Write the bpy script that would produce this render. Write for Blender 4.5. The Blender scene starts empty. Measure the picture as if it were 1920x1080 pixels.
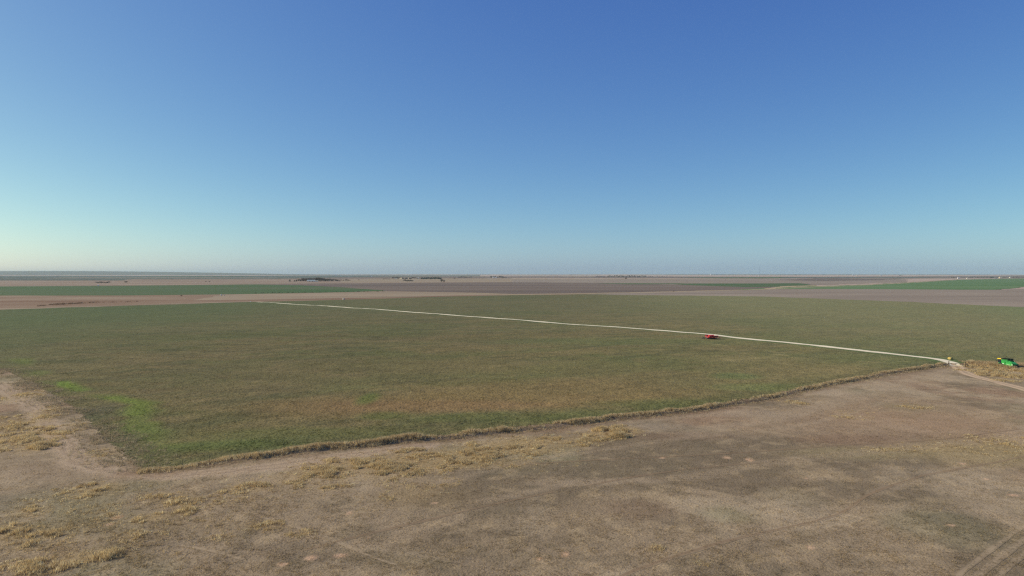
import bpy, bmesh, math, random
import numpy as np
from mathutils import Vector, Matrix

sc = bpy.context.scene
R = math.radians
# ------------------------------------------------------------------ camera, sky, sun, exposure
CAM_H, FPX, V0 = 36.0, 1297.0, 512.5            # metres above the field, focal length and horizon row of a 1920 px wide frame
cam_data = bpy.data.cameras.new('camera')
cam = bpy.data.objects.new('camera', cam_data)
sc.collection.objects.link(cam)
cam_data.sensor_width = 36.0
cam_data.lens = 36.0 * FPX / 1920.0
cam_data.clip_start, cam_data.clip_end = 0.5, 120000.0
PITCH = math.atan((540.0 - V0) / FPX)
cam.location = (0, 0, CAM_H)
cam.rotation_euler = (R(90) - PITCH, 0, 0)
sc.camera = cam

SUN_AZ, SUN_EL = -84.0, 30.0                     # degrees clockwise from the view direction / above the horizon
world = bpy.data.worlds.new('World')
sc.world = world
world.use_nodes = True
wn = world.node_tree
sky = wn.nodes.new('ShaderNodeTexSky')
sky.sky_type = 'NISHITA'
sky.sun_disc = False
sky.sun_elevation, sky.sun_rotation = R(SUN_EL), R(SUN_AZ)
sky.altitude, sky.air_density, sky.dust_density, sky.ozone_density = 1500.0, 0.8, 2.5, 5.0
sep, com = wn.nodes.new('ShaderNodeSeparateColor'), wn.nodes.new('ShaderNodeCombineColor')
wn.links.new(sky.outputs[0], sep.inputs[0])
for i, (p, k) in enumerate(((1.17, 0.82), (1.05, 0.975), (0.52, 2.09))):   # the soft blue response of the drone camera
    pw, ml = wn.nodes.new('ShaderNodeMath'), wn.nodes.new('ShaderNodeMath')
    pw.operation, ml.operation = 'POWER', 'MULTIPLY'
    pw.inputs[1].default_value, ml.inputs[1].default_value = p, k
    wn.links.new(sep.outputs[i], pw.inputs[0])
    wn.links.new(pw.outputs[0], ml.inputs[0])
    wn.links.new(ml.outputs[0], com.inputs[i])
wn.links.new(com.outputs[0], wn.nodes['Background'].inputs[0])
wn.nodes['Background'].inputs[1].default_value = 0.128

sun_data = bpy.data.lights.new('sun', 'SUN')
sun_data.energy, sun_data.angle, sun_data.color = 4.7, R(0.53), (1.0, 0.88, 0.69)
sun = bpy.data.objects.new('sun', sun_data)
sc.collection.objects.link(sun)
sv = Vector((math.sin(R(SUN_AZ)) * math.cos(R(SUN_EL)), math.cos(R(SUN_AZ)) * math.cos(R(SUN_EL)), math.sin(R(SUN_EL))))
sun.rotation_euler = sv.to_track_quat('Z', 'Y').to_euler()
sun.location = (-200, 60, 200)

sc.view_settings.view_transform = 'Standard'
sc.view_settings.look = 'None'
sc.view_settings.exposure = 0.0
sc.view_settings.gamma = 1.0
sc.render.engine = 'CYCLES'
sc.cycles.use_denoising = False
sc.cycles.max_bounces = 6
sc.cycles.volume_bounces = 0
sc.cycles.filter_width = 1.3
rnd = random.Random(7)
rng = np.random.default_rng(11)


# ------------------------------------------------------------------ helpers
def G(u, v):
    """photo row and column (1920 x 1080) -> the point of flat ground seen there"""
    up = (540.0 - v) / FPX
    fw = math.cos(PITCH) + up * math.sin(PITCH)
    dz = up * math.cos(PITCH) - math.sin(PITCH)
    t = CAM_H / -dz
    return ((u - 960.0) / FPX * t, fw * t)


def GL(pts):
    return np.array([G(*p) for p in pts], float)


def lin(c):
    c = np.array(c, float) / 255.0
    return np.where(c <= 0.04045, c / 12.92, ((c + 0.055) / 1.055) ** 2.4)


LIT = np.array([0.82, 0.81, 0.92])                                       # radiance of a white level surface in this light


def alb(c):
    """real-world base colour of a surface that photographs as the sRGB value c in this light"""
    return np.clip(lin(c) / LIT, 0.004, 0.85)


def _hash(ix, iy, seed):
    h = (ix.astype(np.int64) * 374761393 + iy.astype(np.int64) * 668265263 + seed * 974711) & 0x7fffffff
    h = ((h ^ (h >> 13)) * 1274126177) & 0x7fffffff
    return ((h ^ (h >> 16)) & 0xffff) / 65535.0


def vnoise(x, y, s, seed=0):
    x, y = np.asarray(x, float) / s, np.asarray(y, float) / s
    ix, iy = np.floor(x), np.floor(y)
    fx, fy = x - ix, y - iy
    fx, fy = fx * fx * (3 - 2 * fx), fy * fy * (3 - 2 * fy)
    a, b = _hash(ix, iy, seed), _hash(ix + 1, iy, seed)
    c, d = _hash(ix, iy + 1, seed), _hash(ix + 1, iy + 1, seed)
    return (a + (b - a) * fx) * (1 - fy) + (c + (d - c) * fx) * fy


def fbm(x, y, s, seed=0, o=4, g=0.5):
    t, amp, tot = 0.0, 1.0, 0.0
    ca, sa = math.cos(0.6), math.sin(0.6)
    for k in range(o):
        t = t + amp * vnoise(x, y, s, seed + 17 * k)
        tot += amp
        amp *= g
        s /= 2.03
        x, y = ca * x - sa * y, sa * x + ca * y
    return t / tot


def sstep(a, b, x):
    t = np.clip((x - a) / (b - a), 0, 1)
    return t * t * (3 - 2 * t)


def pdist(x, y, poly):
    """distance to a polyline"""
    best = np.full(np.shape(x), 1e9)
    for (ax, ay), (bx, by) in zip(poly[:-1], poly[1:]):
        dx, dy = bx - ax, by - ay
        t = np.clip(((x - ax) * dx + (y - ay) * dy) / (dx * dx + dy * dy), 0, 1)
        best = np.minimum(best, np.hypot(x - ax - t * dx, y - ay - t * dy))
    return best


def inside(x, y, poly):
    r = np.zeros(np.shape(x), bool)
    n = len(poly)
    for i in range(n):
        ax, ay = poly[i]
        bx, by = poly[(i + 1) % n]
        c = (ay > y) != (by > y)
        r ^= c & (x < (bx - ax) * (y - ay) / ((by - ay) if by != ay else 1e-9) + ax)
    return r


def relief(x, y):
    """rolling of the pasture and the field, in metres"""
    r = (fbm(x, y, 38, 3, 2) - 0.5) * 0.9 + (fbm(x, y, 7, 5, 3) - 0.5) * 0.22
    d = pdist(x, y, ROW)
    near = d < 30
    if near.any():                              # low bank added along the field edge to make a line of shade
        q = np.where(inside(x[near], y[near], FIELD), d[near], -d[near])
        r[near] += 0.5 * sstep(-2.1, -0.3, q + (fbm(x[near], y[near], 5, 91, 2) - .5) * 1.2) * (1 - sstep(4, 28, q)) * sstep(6, 24, np.hypot(x[near] - ROW[0, 0], y[near] - ROW[0, 1]))
    return r


def link(name, me, mat, parent=None):
    o = bpy.data.objects.new(name, me)
    sc.collection.objects.link(o)
    if mat is not None:
        me.materials.append(mat)
    if parent is not None:
        o.parent = parent
    return o


def np_mesh(name, verts, faces, cols=None, smooth=False):
    """faces: an (n, 3) or (n, 4) array"""
    me = bpy.data.meshes.new(name)
    n, k = faces.shape
    me.vertices.add(len(verts))
    me.vertices.foreach_set('co', np.ascontiguousarray(verts, np.float32).ravel())
    me.loops.add(n * k)
    me.loops.foreach_set('vertex_index', np.ascontiguousarray(faces, np.int32).ravel())
    me.polygons.add(n)
    me.polygons.foreach_set('loop_start', np.arange(0, n * k, k, dtype=np.int32))
    me.polygons.foreach_set('use_smooth', np.full(n, smooth, bool))
    me.update(calc_edges=True)
    if cols is not None:
        a = me.color_attributes.new('tint', 'FLOAT_COLOR', 'POINT')
        c4 = np.ones((len(verts), 4), np.float32)
        c4[:, :3] = cols
        a.data.foreach_set('color', c4.ravel())
    return me


def tag(o, label=None, cat=None, group=None, kind=None):
    for k, v in (('label', label), ('category', cat), ('group', group), ('kind', kind)):
        if v:
            o[k] = v
    return o


def thing(name, label, cat, loc, rz=0.0, group=None):
    o = bpy.data.objects.new(name, None)
    sc.collection.objects.link(o)
    o.empty_display_size = 0.2
    o.location = loc
    o.rotation_euler = (0, 0, rz)
    return tag(o, label, cat, group)


def mat(name, col=(0.5, 0.5, 0.5), rough=0.8, metal=0.0, attr=None, var=0.0, vscale=2.0, bump=0.0, bscale=2.0, spec=0.3, bdist=0.1):
    """procedural surface: base colour (or a colour attribute) broken up by noise, with bump"""
    m = bpy.data.materials.new(name)
    m.use_nodes = True
    nt = m.node_tree
    p = nt.nodes['Principled BSDF']
    p.inputs['Roughness'].default_value = rough
    p.inputs['Metallic'].default_value = metal
    p.inputs['Specular IOR Level'].default_value = spec
    geo = nt.nodes.new('ShaderNodeTexCoord')
    src = None
    if attr:
        a = nt.nodes.new('ShaderNodeVertexColor')
        a.layer_name = attr
        src = a.outputs['Color']
    else:
        c = nt.nodes.new('ShaderNodeRGB')
        c.outputs[0].default_value = (*[float(x) for x in col], 1)
        src = c.outputs[0]
    if var > 0:
        n = nt.nodes.new('ShaderNodeTexNoise')
        n.inputs['Scale'].default_value = vscale
        n.inputs['Detail'].default_value = 5
        n.inputs['Roughness'].default_value = 0.65
        nt.links.new(geo.outputs['Object'], n.inputs['Vector'])
        mr = nt.nodes.new('ShaderNodeMapRange')
        mr.inputs['From Min'].default_value, mr.inputs['From Max'].default_value = 0.25, 0.75
        mr.inputs['To Min'].default_value, mr.inputs['To Max'].default_value = 1 - var, 1 + var
        nt.links.new(n.outputs['Fac'], mr.inputs['Value'])
        mx = nt.nodes.new('ShaderNodeVectorMath')
        mx.operation = 'SCALE'
        nt.links.new(src, mx.inputs[0])
        nt.links.new(mr.outputs[0], mx.inputs['Scale'])
        src = mx.outputs[0]
    nt.links.new(src, p.inputs['Base Color'])
    if bump > 0:
        n2 = nt.nodes.new('ShaderNodeTexNoise')
        n2.inputs['Scale'].default_value = bscale
        n2.inputs['Detail'].default_value = 4
        nt.links.new(geo.outputs['Object'], n2.inputs['Vector'])
        b = nt.nodes.new('ShaderNodeBump')
        b.inputs['Strength'].default_value = bump
        b.inputs['Distance'].default_value = bdist
        nt.links.new(n2.outputs['Fac'], b.inputs['Height'])
        nt.links.new(b.outputs[0], p.inputs['Normal'])
    return m


def mat_grass(name, trans=0.3):
    m = bpy.data.materials.new(name)
    m.use_nodes = True
    nt = m.node_tree
    nt.nodes.clear()
    out = nt.nodes.new('ShaderNodeOutputMaterial')
    a = nt.nodes.new('ShaderNodeVertexColor')
    a.layer_name = 'tint'
    d, t, mx = nt.nodes.new('ShaderNodeBsdfDiffuse'), nt.nodes.new('ShaderNodeBsdfTranslucent'), nt.nodes.new('ShaderNodeMixShader')
    mx.inputs[0].default_value = trans
    nt.links.new(a.outputs['Color'], d.inputs['Color'])
    nt.links.new(a.outputs['Color'], t.inputs['Color'])
    nt.links.new(d.outputs[0], mx.inputs[1])
    nt.links.new(t.outputs[0], mx.inputs[2])
    nt.links.new(mx.outputs[0], out.inputs['Surface'])
    return m


# ------------------------------------------------------------------ layout of the place, in metres
ROW = GL([(262, 884), (330, 878), (450, 862), (560, 848), (720, 830), (860, 818), (960, 806), (1050, 797), (1120, 788), (1250, 775),
          (1340, 762), (1440, 745), (1560, 720), (1640, 705), (1720, 692), (1772, 683.5)])
ROW_R = np.vstack([GL([(1818, 683), (1850, 682), (1920, 685)]), [(260, 268), (330, 264)]])
LEFT_EDGE = np.vstack([GL([(262, 884), (225, 850), (190, 820), (125, 760), (60, 720), (0, 692)]), [(-330, 385), (-620, 690)]])
FAR_EDGE = GL([(0, 581), (240, 573), (480, 566), (650, 562), (800, 557), (960, 553), (1100, 552), (1440, 556), (1680, 565), (1920, 576)])
FIELD = np.vstack([LEFT_EDGE[::-1], ROW[1:], ROW_R, [(640, 560), (610, 640)], FAR_EDGE[::-1]])
ROAD = GL([(480, 566), (700, 579.5), (960, 599.5), (1160, 613.5), (1320, 626.5), (1480, 643.5), (1640, 660.5), (1730, 670), (1762, 675.5), (1780, 680.5), (1800, 688)])
TRACK = GL([(1776, 679), (1788, 684), (1798, 689), (1806, 696), (1818, 703), (1850, 713), (1890, 723), (1920, 731), (1990, 752)])
LTRACK = GL([(-160, 700), (0, 722), (60, 762), (115, 825), (150, 870), (230, 888), (330, 893), (450, 884), (560, 872), (680, 851), (800, 834)])


# ------------------------------------------------------------------ colours of the ground by place
def blend(c, k, f):
    return c + (alb(k) - c) * np.clip(f, 0, 1)[:, None]


def ell(x, y, u, v, ru, rv):
    """soft ellipse drawn on the ground: 1 in the middle, 0 outside"""
    cx, cy = G(u, v)
    a = abs(G(u + ru, v)[0] - cx)
    b = abs(G(u, v - rv)[1] - G(u, v + rv)[1]) / 2
    return 1 - sstep(0.35, 1.15, np.hypot((x - cx) / a, (y - cy) / b))


PATHS = [GL(p) for p in (
    [(1150, 1090), (1165, 1078), (1280, 1040), (1390, 1008), (1440, 997), (1540, 973), (1590, 955), (1620, 932), (1660, 917), (1740, 890), (1890, 863), (1960, 848)],
    [(940, 872), (1100, 863), (1230, 857), (1330, 853), (1440, 845), (1590, 834), (1700, 830), (1800, 822), (1920, 806)],
    [(560, 1035), (680, 1003), (760, 984), (840, 965), (900, 950), (960, 938), (1050, 920)],
    [(1090, 912), (1190, 894), (1280, 880), (1350, 873), (1430, 866)],
    [(480, 970), (540, 985), (620, 1010), (700, 1045), (760, 1062)],
    [(330, 1020), (400, 1032), (470, 1052)],
)]
RUTS = [GL(p) for p in ([(1800, 1100), (1825, 1072), (1870, 1037), (1920, 1000), (1990, 960)], [(1820, 1110), (1858, 1075), (1895, 1043), (1940, 1010), (2010, 970)])]
SWEEPS = [(GL(p), w, f) for p, w, f in (                      # faint bare sweeps worn by turning vehicles
    ([(1000, 905), (1150, 905), (1300, 895), (1420, 870), (1600, 850), (1920, 820)], 3.0, .35), ([(900, 940), (1080, 905), (1200, 900), (1350, 930), (1420, 970)], 1.8, .35),
    ([(1300, 812), (1450, 785), (1600, 745), (1720, 712), (1780, 694)], 5.0, .45), ([(820, 905), (1000, 860), (1250, 826), (1500, 800), (1700, 740)], 2.0, .3),
    ([(960, 800), (1100, 798), (1250, 785), (1400, 768)], 2.5, .4), ([(1440, 1000), (1560, 960), (1700, 950), (1850, 960), (1920, 985)], 3.0, .35), ([(300, 1030), (560, 1010), (800, 1035), (1000, 1080)], 2.0, .3),
    ([(1640, 925), (1720, 905), (1780, 915), (1860, 925)], 2.0, .4), ([(500, 905), (640, 900), (820, 880), (900, 878)], 1.6, .35))]
SPOTS = [(583, 1046, 13, 6), (638, 1041, 15, 5), (530, 1058, 12, 4), (655, 963, 6, 4), (690, 1007, 5, 2), (815, 943, 8, 2), (1520, 1027, 8, 5), (1783, 986, 10, 3),
         (1242, 858, 7, 2), (1363, 858, 8, 3), (1405, 862, 9, 4), (1510, 898, 4, 2), (1850, 899, 8, 2), (1060, 1040, 9, 6), (1010, 1048, 6, 3), (1805, 870, 10, 2), (1900, 930, 14, 3), (220, 972, 12, 5), (205, 985, 9, 4)]
STRAW = [(30, 745, 40, 16, 4, .5), (30, 792, 60, 18, 4, .6), (90, 770, 24, 10, 3, .4), (165, 790, 28, 12, 3, .4), (205, 845, 30, 14, 3, .4), (100, 965, 120, 26, 1.2, .35), (260, 985, 140, 24, 1.2, .35), (380, 945, 110, 18, 1.4, .35), (120, 1030, 160, 24, 1.2, .35), (400, 990, 120, 18, .8, .3),
    (690, 884, 130, 16, 5, .65), (850, 862, 120, 16, 6, .7), (960, 838, 90, 13, 6, .65), (1060, 826, 70, 10, 5, .6), (560, 898, 70, 10, 3, .5), (540, 915, 110, 12, 1.6, .35), (1885, 691, 44, 4, 14, 1.25), (1858, 689, 30, 3, 12, 1.1), (1830, 686, 30, 3, 8, .9),
    (900, 870, 160, 10, 1.2, .3), (700, 905, 160, 14, 1.4, .35), (840, 868, 110, 10, 3, .5), (980, 845, 80, 6, 4, .5), (600, 880, 60, 8, 3, .5),   # tall dry grass: column, row, half width, half height (photo px), tufts per square metre, height in m
    (50, 822, 66, 22, 5, .8), (70, 838, 32, 12, 9, 1.1), (20, 800, 40, 14, 4, .6), (190, 915, 42, 10, 5, .7), (175, 928, 55, 12, 3, .5), (60, 960, 34, 12, 5, .8), (40, 1008, 56, 20, 6, 1.0),
    (10, 995, 24, 16, 8, 1.2), (180, 1040, 74, 11, 6, .9), (90, 1058, 60, 16, 5, .8), (30, 1062, 40, 14, 4, .7), (285, 973, 32, 10, 5, .8), (340, 942, 34, 10, 4, .7), (348, 963, 18, 8, 5, .8),
    (460, 918, 38, 12, 6, .8), (300, 935, 40, 10, 2, .5), (505, 987, 32, 9, 4, .6), (565, 1002, 26, 7, 4, .6), (620, 916, 20, 7, 5, .7), (420, 1008, 18, 6, 3, .5), (740, 930, 60, 12, 1.5, .4), (790, 918, 50, 14, 1.5, .4),
    (470, 985, 20, 8, 3, .5), (250, 1005, 40, 10, 1.5, .4), (130, 990, 50, 14, 1.5, .4), (110, 930, 50, 14, 1.5, .4), (640, 890, 80, 12, 4, .6), (720, 876, 80, 14, 8, .8), (660, 868, 60, 8, 6, .8), (800, 856, 80, 14, 9, .85),
    (760, 880, 60, 10, 6, .7), (880, 850, 70, 14, 9, .8), (930, 838, 60, 10, 8, .8), (960, 828, 50, 10, 6, .6), (1010, 824, 60, 9, 6, .6), (1150, 811, 46, 9, 12, 1.5), (1120, 817, 50, 8, 7, .9), (1180, 806, 26, 8, 8, 1.2), (1040, 838, 60, 5, 3, .5), (560, 893, 40, 8, 3, .5),
    (1600, 782, 40, 5, 2, .4), (1720, 762, 50, 5, 2, .4), (1790, 840, 90, 8, 2.5, .35), (1720, 843, 90, 6, 2, .35), (1880, 830, 70, 12, 3, .4), (1890, 850, 60, 8, 2, .35), (1590, 772, 30, 5, 1.5, .4), (1480, 753, 20, 4, 2, .5), (1500, 756, 14, 3, 2, .5),
    (1890, 704, 44, 6, 13, 1.25), (1878, 700, 26, 5, 10, 1.2), (1860, 692, 60, 6, 7, 1.0), (1905, 692, 40, 7, 7, 1.0), (1850, 686, 40, 4, 8, 1.1), (1890, 714, 40, 3, 3, .5), (1380, 1040, 40, 6, 1.0, .35), (1230, 1032, 24, 8, 2, .4), (1310, 1056, 24, 8, 2, .4), (860, 1030, 16, 6, 2, .4)]


def pasture_col(x, y):
    n1, n2, n3 = fbm(x, y, 46, 21, 4), fbm(x, y, 34, 33, 4), fbm(x, y, 15, 45, 4, .6)
    n4, n5 = fbm(x, y, 4.5, 57, 4, .6), fbm(x, y, 1.3, 63, 2)
    c = np.tile(alb((138, 121, 102)), (len(x), 1))
    c = blend(c, (138, 113, 95), sstep(.49, .68, n1) * .7)
    c = blend(c, (122, 115, 93), sstep(.48, .68, n2) * .75)
    c = blend(c, (158, 141, 121), sstep(.52, .7, n3) * .75)
    c = blend(c, (108, 95, 80), sstep(.48, .68, fbm(x, y, 24, 71, 4, .55)) * .75)
    c = blend(c, (106, 95, 79), sstep(.56, .72, n4) * .35)
    c = blend(c, (166, 146, 120), sstep(.56, .72, fbm(x, y, 3.1, 83, 4, .6)) * .35)
    c *= (0.86 + 0.28 * n5)[:, None]
    for (u, v, ru, rv, k, f) in ((1650, 800, 260, 50, (143, 118, 99), .45), (1750, 780, 200, 50, (150, 122, 100), .35), (1500, 690, 10, 4, (150, 135, 115), 0), (1590, 825, 130, 12, (120, 96, 80), .5),
                                 (1850, 850, 200, 30, (150, 134, 98), .45), (1600, 850, 160, 16, (146, 132, 100), .4), (1370, 965, 70, 20, (114, 116, 88), .3), (1760, 985, 120, 50, (120, 122, 98), .25),
                                 (1880, 960, 90, 60, (160, 142, 122), .45), (1480, 930, 60, 22, (148, 134, 112), .4), (1200, 955, 90, 25, (112, 92, 78), .4), (800, 930, 110, 26, (122, 104, 76), .4), (1560, 735, 60, 8, (158, 140, 122), .6),
                                 (1230, 800, 90, 10, (150, 134, 118), .5), (1400, 775, 120, 8, (152, 136, 120), .45), (1280, 818, 140, 10, (118, 96, 82), .4), (480, 1040, 120, 22, (134, 118, 102), .4), (760, 1045, 120, 30, (112, 102, 82), .35),
                                 (90, 880, 120, 30, (136, 118, 102), .5), (180, 980, 160, 40, (112, 104, 86), .35), (60, 940, 110, 30, (112, 106, 90), .4)):
        if f:
            c = blend(c, k, ell(x, y, u, v, ru, rv) * f)
    for p, w, f in SWEEPS:
        d = np.abs(pdist(x, y, p) + (n4 - .5) * 1.2)
        c = blend(c, (154, 136, 117), (1 - sstep(.3 * w, w, d)) * f)
    d = pdist(x, y, LTRACK) + (n4 - .5) * 2.5
    c = blend(c, (160, 140, 121), (1 - sstep(1.6, 4.2, d)) * .95)
    c = blend(c, (118, 99, 84), (1 - sstep(.15, .6, np.abs(np.abs(d) - .9))) * .4)
    d = pdist(x, y, ROW)
    c = blend(c, (116, 92, 74), (1 - sstep(2, 7, d + (n4 - .5) * 5)) * .5)
    for (u, v, ru, rv) in SPOTS:
        c = blend(c, (186, 154, 130), ell(x, y, u, v, ru, rv) * (.55 + .45 * n5))
    for (u, v, ru, rv, den, h) in STRAW:
        c = blend(c, (152, 130, 96), ell(x, y, u, v, ru * 1.2, rv * 1.2) * min(.6, den * .1) * (.35 + .9 * n4))
    return c


WATERWAY = GL([(30, 668), (80, 700), (115, 718), (150, 732), (210, 746), (265, 757), (258, 776), (272, 802), (300, 822), (330, 832)])


def field_col(x, y):
    a = R(32)
    xr, yr = x * math.cos(a) + y * math.sin(a), -x * math.sin(a) + y * math.cos(a)
    n1, n2 = fbm(x, y, 90, 121, 4), fbm(xr / 2.4, yr, 26, 133, 4, .6)
    n3, n4 = fbm(x, y, 9, 145, 4, .6), fbm(x, y, 2.6, 157, 2)
    c = np.tile(alb((114, 103, 71)), (len(x), 1))
    dark = (1 - sstep(-160, 160, x - (y - 300) * .25))  # darker to the left: falloff of the light, painted into the crop colour
    c = blend(c, (95, 98, 62), sstep(.46, .66, n1) * .7)
    c = blend(c, (116, 104, 76), sstep(.42, .72, n2) * .55)
    c = blend(c, (92, 96, 60), sstep(.42, .74, fbm(xr / 3, yr, 14, 171, 4, .6)) * .5)
    c = blend(c, (128, 112, 82), sstep(.55, .72, n3) * .35)
    c = blend(c, (82, 82, 58), sstep(.5, .7, fbm(xr / 3.5, yr, 5, 191, 4, .65)) * .5)
    xs_, ys_ = x * .985 - y * .17, x * .17 + y * .985
    row = .6 * vnoise(xs_ / 30, ys_, 3.2, 211) + .4 * vnoise(xs_ / 40, ys_, 11, 223)
    c *= (.88 + .26 * row)[:, None]
    far = sstep(260, 800, y)
    c = blend(c, (104, 106, 78), far * .45)
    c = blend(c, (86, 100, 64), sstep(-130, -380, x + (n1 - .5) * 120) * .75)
    c = blend(c, (122, 120, 88), sstep(60, 330, x) * .55)  # lighter to the right: brightening away from the sun, put into the colour
    c = blend(c, (102, 118, 80), sstep(220, 330, x - (y - 300) * .55) * .5)
    w = n3 * .35
    for (u, v, ru, rv, k, f) in ((900, 752, 380, 20, (128, 106, 72), .45), (1060, 735, 380, 34, (126, 106, 71), .5), (820, 762, 280, 14, (138, 110, 80), .5), (620, 764, 220, 22, (126, 102, 72), .55), (420, 720, 260, 40, (112, 100, 72), .4), (700, 690, 300, 30, (116, 101, 72), .4), (1500, 690, 200, 22, (124, 112, 78), .55), (1450, 720, 260, 30, (120, 110, 76), .45), (1000, 690, 360, 20, (116, 106, 72), .5),
                                 (690, 748, 24, 14, (86, 106, 50), .6), (720, 780, 60, 10, (86, 98, 50), .5), (560, 815, 260, 18, (84, 96, 50), .4), (420, 838, 200, 14, (78, 98, 46), .5), (960, 785, 280, 12, (84, 94, 52), .45), (1230, 760, 160, 12, (88, 98, 58), .4),
                                 (1420, 728, 120, 10, (98, 112, 66), .4), (230, 830, 90, 40, (88, 90, 68), .4), (150, 780, 80, 30, (82, 86, 68), .5), (1350, 672, 120, 8, (136, 122, 86), .35), (1150, 640, 300, 10, (92, 104, 64), .4), (1380, 706, 60, 8, (90, 112, 66), .4),
                                 (1340, 648, 36, 1.6, (160, 148, 104), .6), (1260, 657, 60, 2, (144, 130, 94), .5), (1380, 652, 36, 1.6, (152, 140, 100), .6), (1480, 664, 50, 3, (148, 134, 98), .5), (1400, 672, 90, 2.5, (146, 132, 94), .5)):
        c = blend(c, k, ell(x, y, u, v, ru, rv * (3 if rv < 4 else 1)) * ((f + w * .6 - .1) if rv > 4 else 1.4 * f * sstep(.42, .68, n2 * .5 + n3 * .5)))
    d = pdist(x, y, WATERWAY) + (n3 - .5) * 9
    g = vnoise(x, y, 22, 9)
    c = blend(c, (106, 116, 60), (1 - sstep(.8, 6.0, d)) * .75 * sstep(.3, .75, g))
    c = blend(c, (108, 140, 44), (1 - sstep(.5, 4.5, pdist(x, y, WATERWAY[2:4]))) * (.2 + .6 * n3))
    c = blend(c, (110, 132, 48), (1 - sstep(.5, 4.5, pdist(x, y, WATERWAY[4:7]))) * (.1 + .5 * n3))
    d = pdist(x, y, ROAD)
    c = blend(c, (74, 98, 56), (1 - sstep(3.5, 9, d)) * .6)
    d = pdist(x, y, ROW)
    c = blend(c, (82, 90, 52), (1 - sstep(3, 18, d + (n3 - .5) * 16)) * .35 * (1 - sstep(60, 140, x)))
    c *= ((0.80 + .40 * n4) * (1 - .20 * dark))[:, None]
    return c


# ------------------------------------------------------------------ the ground sheets
def grid_sheet(name, x0, x1, y0, y1, step, mask, col, zoff, m, relief_f=relief):
    nx, ny = int((x1 - x0) / step) + 1, int((y1 - y0) / step) + 1
    X, Y = np.meshgrid(x0 + np.arange(nx) * step, y0 + np.arange(ny) * step)
    x, y = X.ravel(), Y.ravel()
    keep = mask(x, y)
    idx = np.arange(nx * ny).reshape(ny, nx)
    f = np.stack([idx[:-1, :-1], idx[:-1, 1:], idx[1:, 1:], idx[1:, :-1]], -1).reshape(-1, 4)
    f = f[keep[f].all(1)]
    used = np.zeros(nx * ny, bool)
    used[f.ravel()] = True
    remap = np.cumsum(used) - 1
    x, y = x[used], y[used]
    v = np.stack([x, y, relief_f(x, y) + zoff], 1)
    o = link(name, np_mesh(name, v, remap[f], col(x, y), True), m)
    return tag(o, kind='structure')


def mat_soil(name, var, vs, b1, s1, d1, b2, s2, d2, fine=0.0):
    m = mat(name, attr='tint', rough=0.95, var=var, vscale=vs, bump=b1, bscale=s1, bdist=d1, spec=0.1)
    nt = m.node_tree
    p = nt.nodes['Principled BSDF']
    first = p.inputs['Normal'].links[0].from_node
    co = [n for n in nt.nodes if n.type == 'TEX_COORD'][0]
    n = nt.nodes.new('ShaderNodeTexNoise')
    n.inputs['Scale'].default_value = s2
    n.inputs['Detail'].default_value = 3
    nt.links.new(co.outputs['Object'], n.inputs['Vector'])
    b = nt.nodes.new('ShaderNodeBump')
    b.inputs['Strength'].default_value, b.inputs['Distance'].default_value = b2, d2
    nt.links.new(n.outputs['Fac'], b.inputs['Height'])
    nt.links.new(first.outputs[0], b.inputs['Normal'])
    nt.links.new(b.outputs[0], p.inputs['Normal'])
    return m


M_PASTURE = mat_soil('dry_pasture', .26, 3.8, .6, .5, .2, .9, 3.0, .12)
M_FIELD = mat_soil('young_wheat', .30, 1.1, .9, .4, .5, 1.0, 1.6, .2)
SHRUNK = FIELD + (FIELD.mean(0) - FIELD) / np.linalg.norm(FIELD.mean(0) - FIELD, axis=1)[:, None] * 3.0

grid_sheet('pasture', -290, 330, 52, 400, 0.5, lambda x, y: ~inside(x, y, SHRUNK) & (y < 345 - x * .1), pasture_col, 0.0, M_PASTURE)
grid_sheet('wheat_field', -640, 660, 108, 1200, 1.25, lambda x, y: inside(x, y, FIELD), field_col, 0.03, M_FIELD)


def strip(name, poly, half, col_mid, edge_col, zoff, m, step=1.5, across=9, jit=0.35, profile=None):
    """a road laid along a line: its edges take the colour of what it lies on"""
    seg = np.hypot(*(poly[1:] - poly[:-1]).T)
    s = np.concatenate([[0], np.cumsum(seg)])
    t = np.arange(0, s[-1], step)
    cx, cy = np.interp(t, s, poly[:, 0]), np.interp(t, s, poly[:, 1])
    ker = np.ones(9) / 9
    pad = lambda a: np.convolve(np.concatenate([np.full(4, a[0]), a, np.full(4, a[-1])]), ker, 'valid')
    cx, cy = pad(cx), pad(cy)
    dx, dy = np.gradient(cx), np.gradient(cy)
    l = np.hypot(dx, dy)
    nx, ny = -dy / l, dx / l
    k = np.linspace(-1, 1, across)
    hw = half * (1 + jit * (fbm(t, t * 0, 9, 5, 3) - .5) * 2)
    X = cx[:, None] + nx[:, None] * k[None] * hw[:, None]
    Y = cy[:, None] + ny[:, None] * k[None] * hw[:, None]
    x, y = X.ravel(), Y.ravel()
    f = np.tile(np.abs(k), len(t))
    prof = profile(f) if profile else 1 - sstep(.72, 1.0, f)
    prof = np.clip(prof + (fbm(x, y, 2.5, 8, 3) - .5) * .5 * sstep(0.05, .5, f), 0, 1)
    prof[f > .99] = 0
    c = edge_col(x, y)
    c = c + (alb(col_mid) * (0.86 + .28 * fbm(x, y, 5, 77, 3))[:, None] - c) * prof[:, None]
    v = np.stack([x, y, relief(x, y) + zoff], 1)
    i = np.arange(len(t) * across).reshape(len(t), across)
    faces = np.stack([i[:-1, :-1], i[:-1, 1:], i[1:, 1:], i[1:, :-1]], -1).reshape(-1, 4)
    return tag(link(name, np_mesh(name, v, faces, c, True), m), kind='structure')


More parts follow.
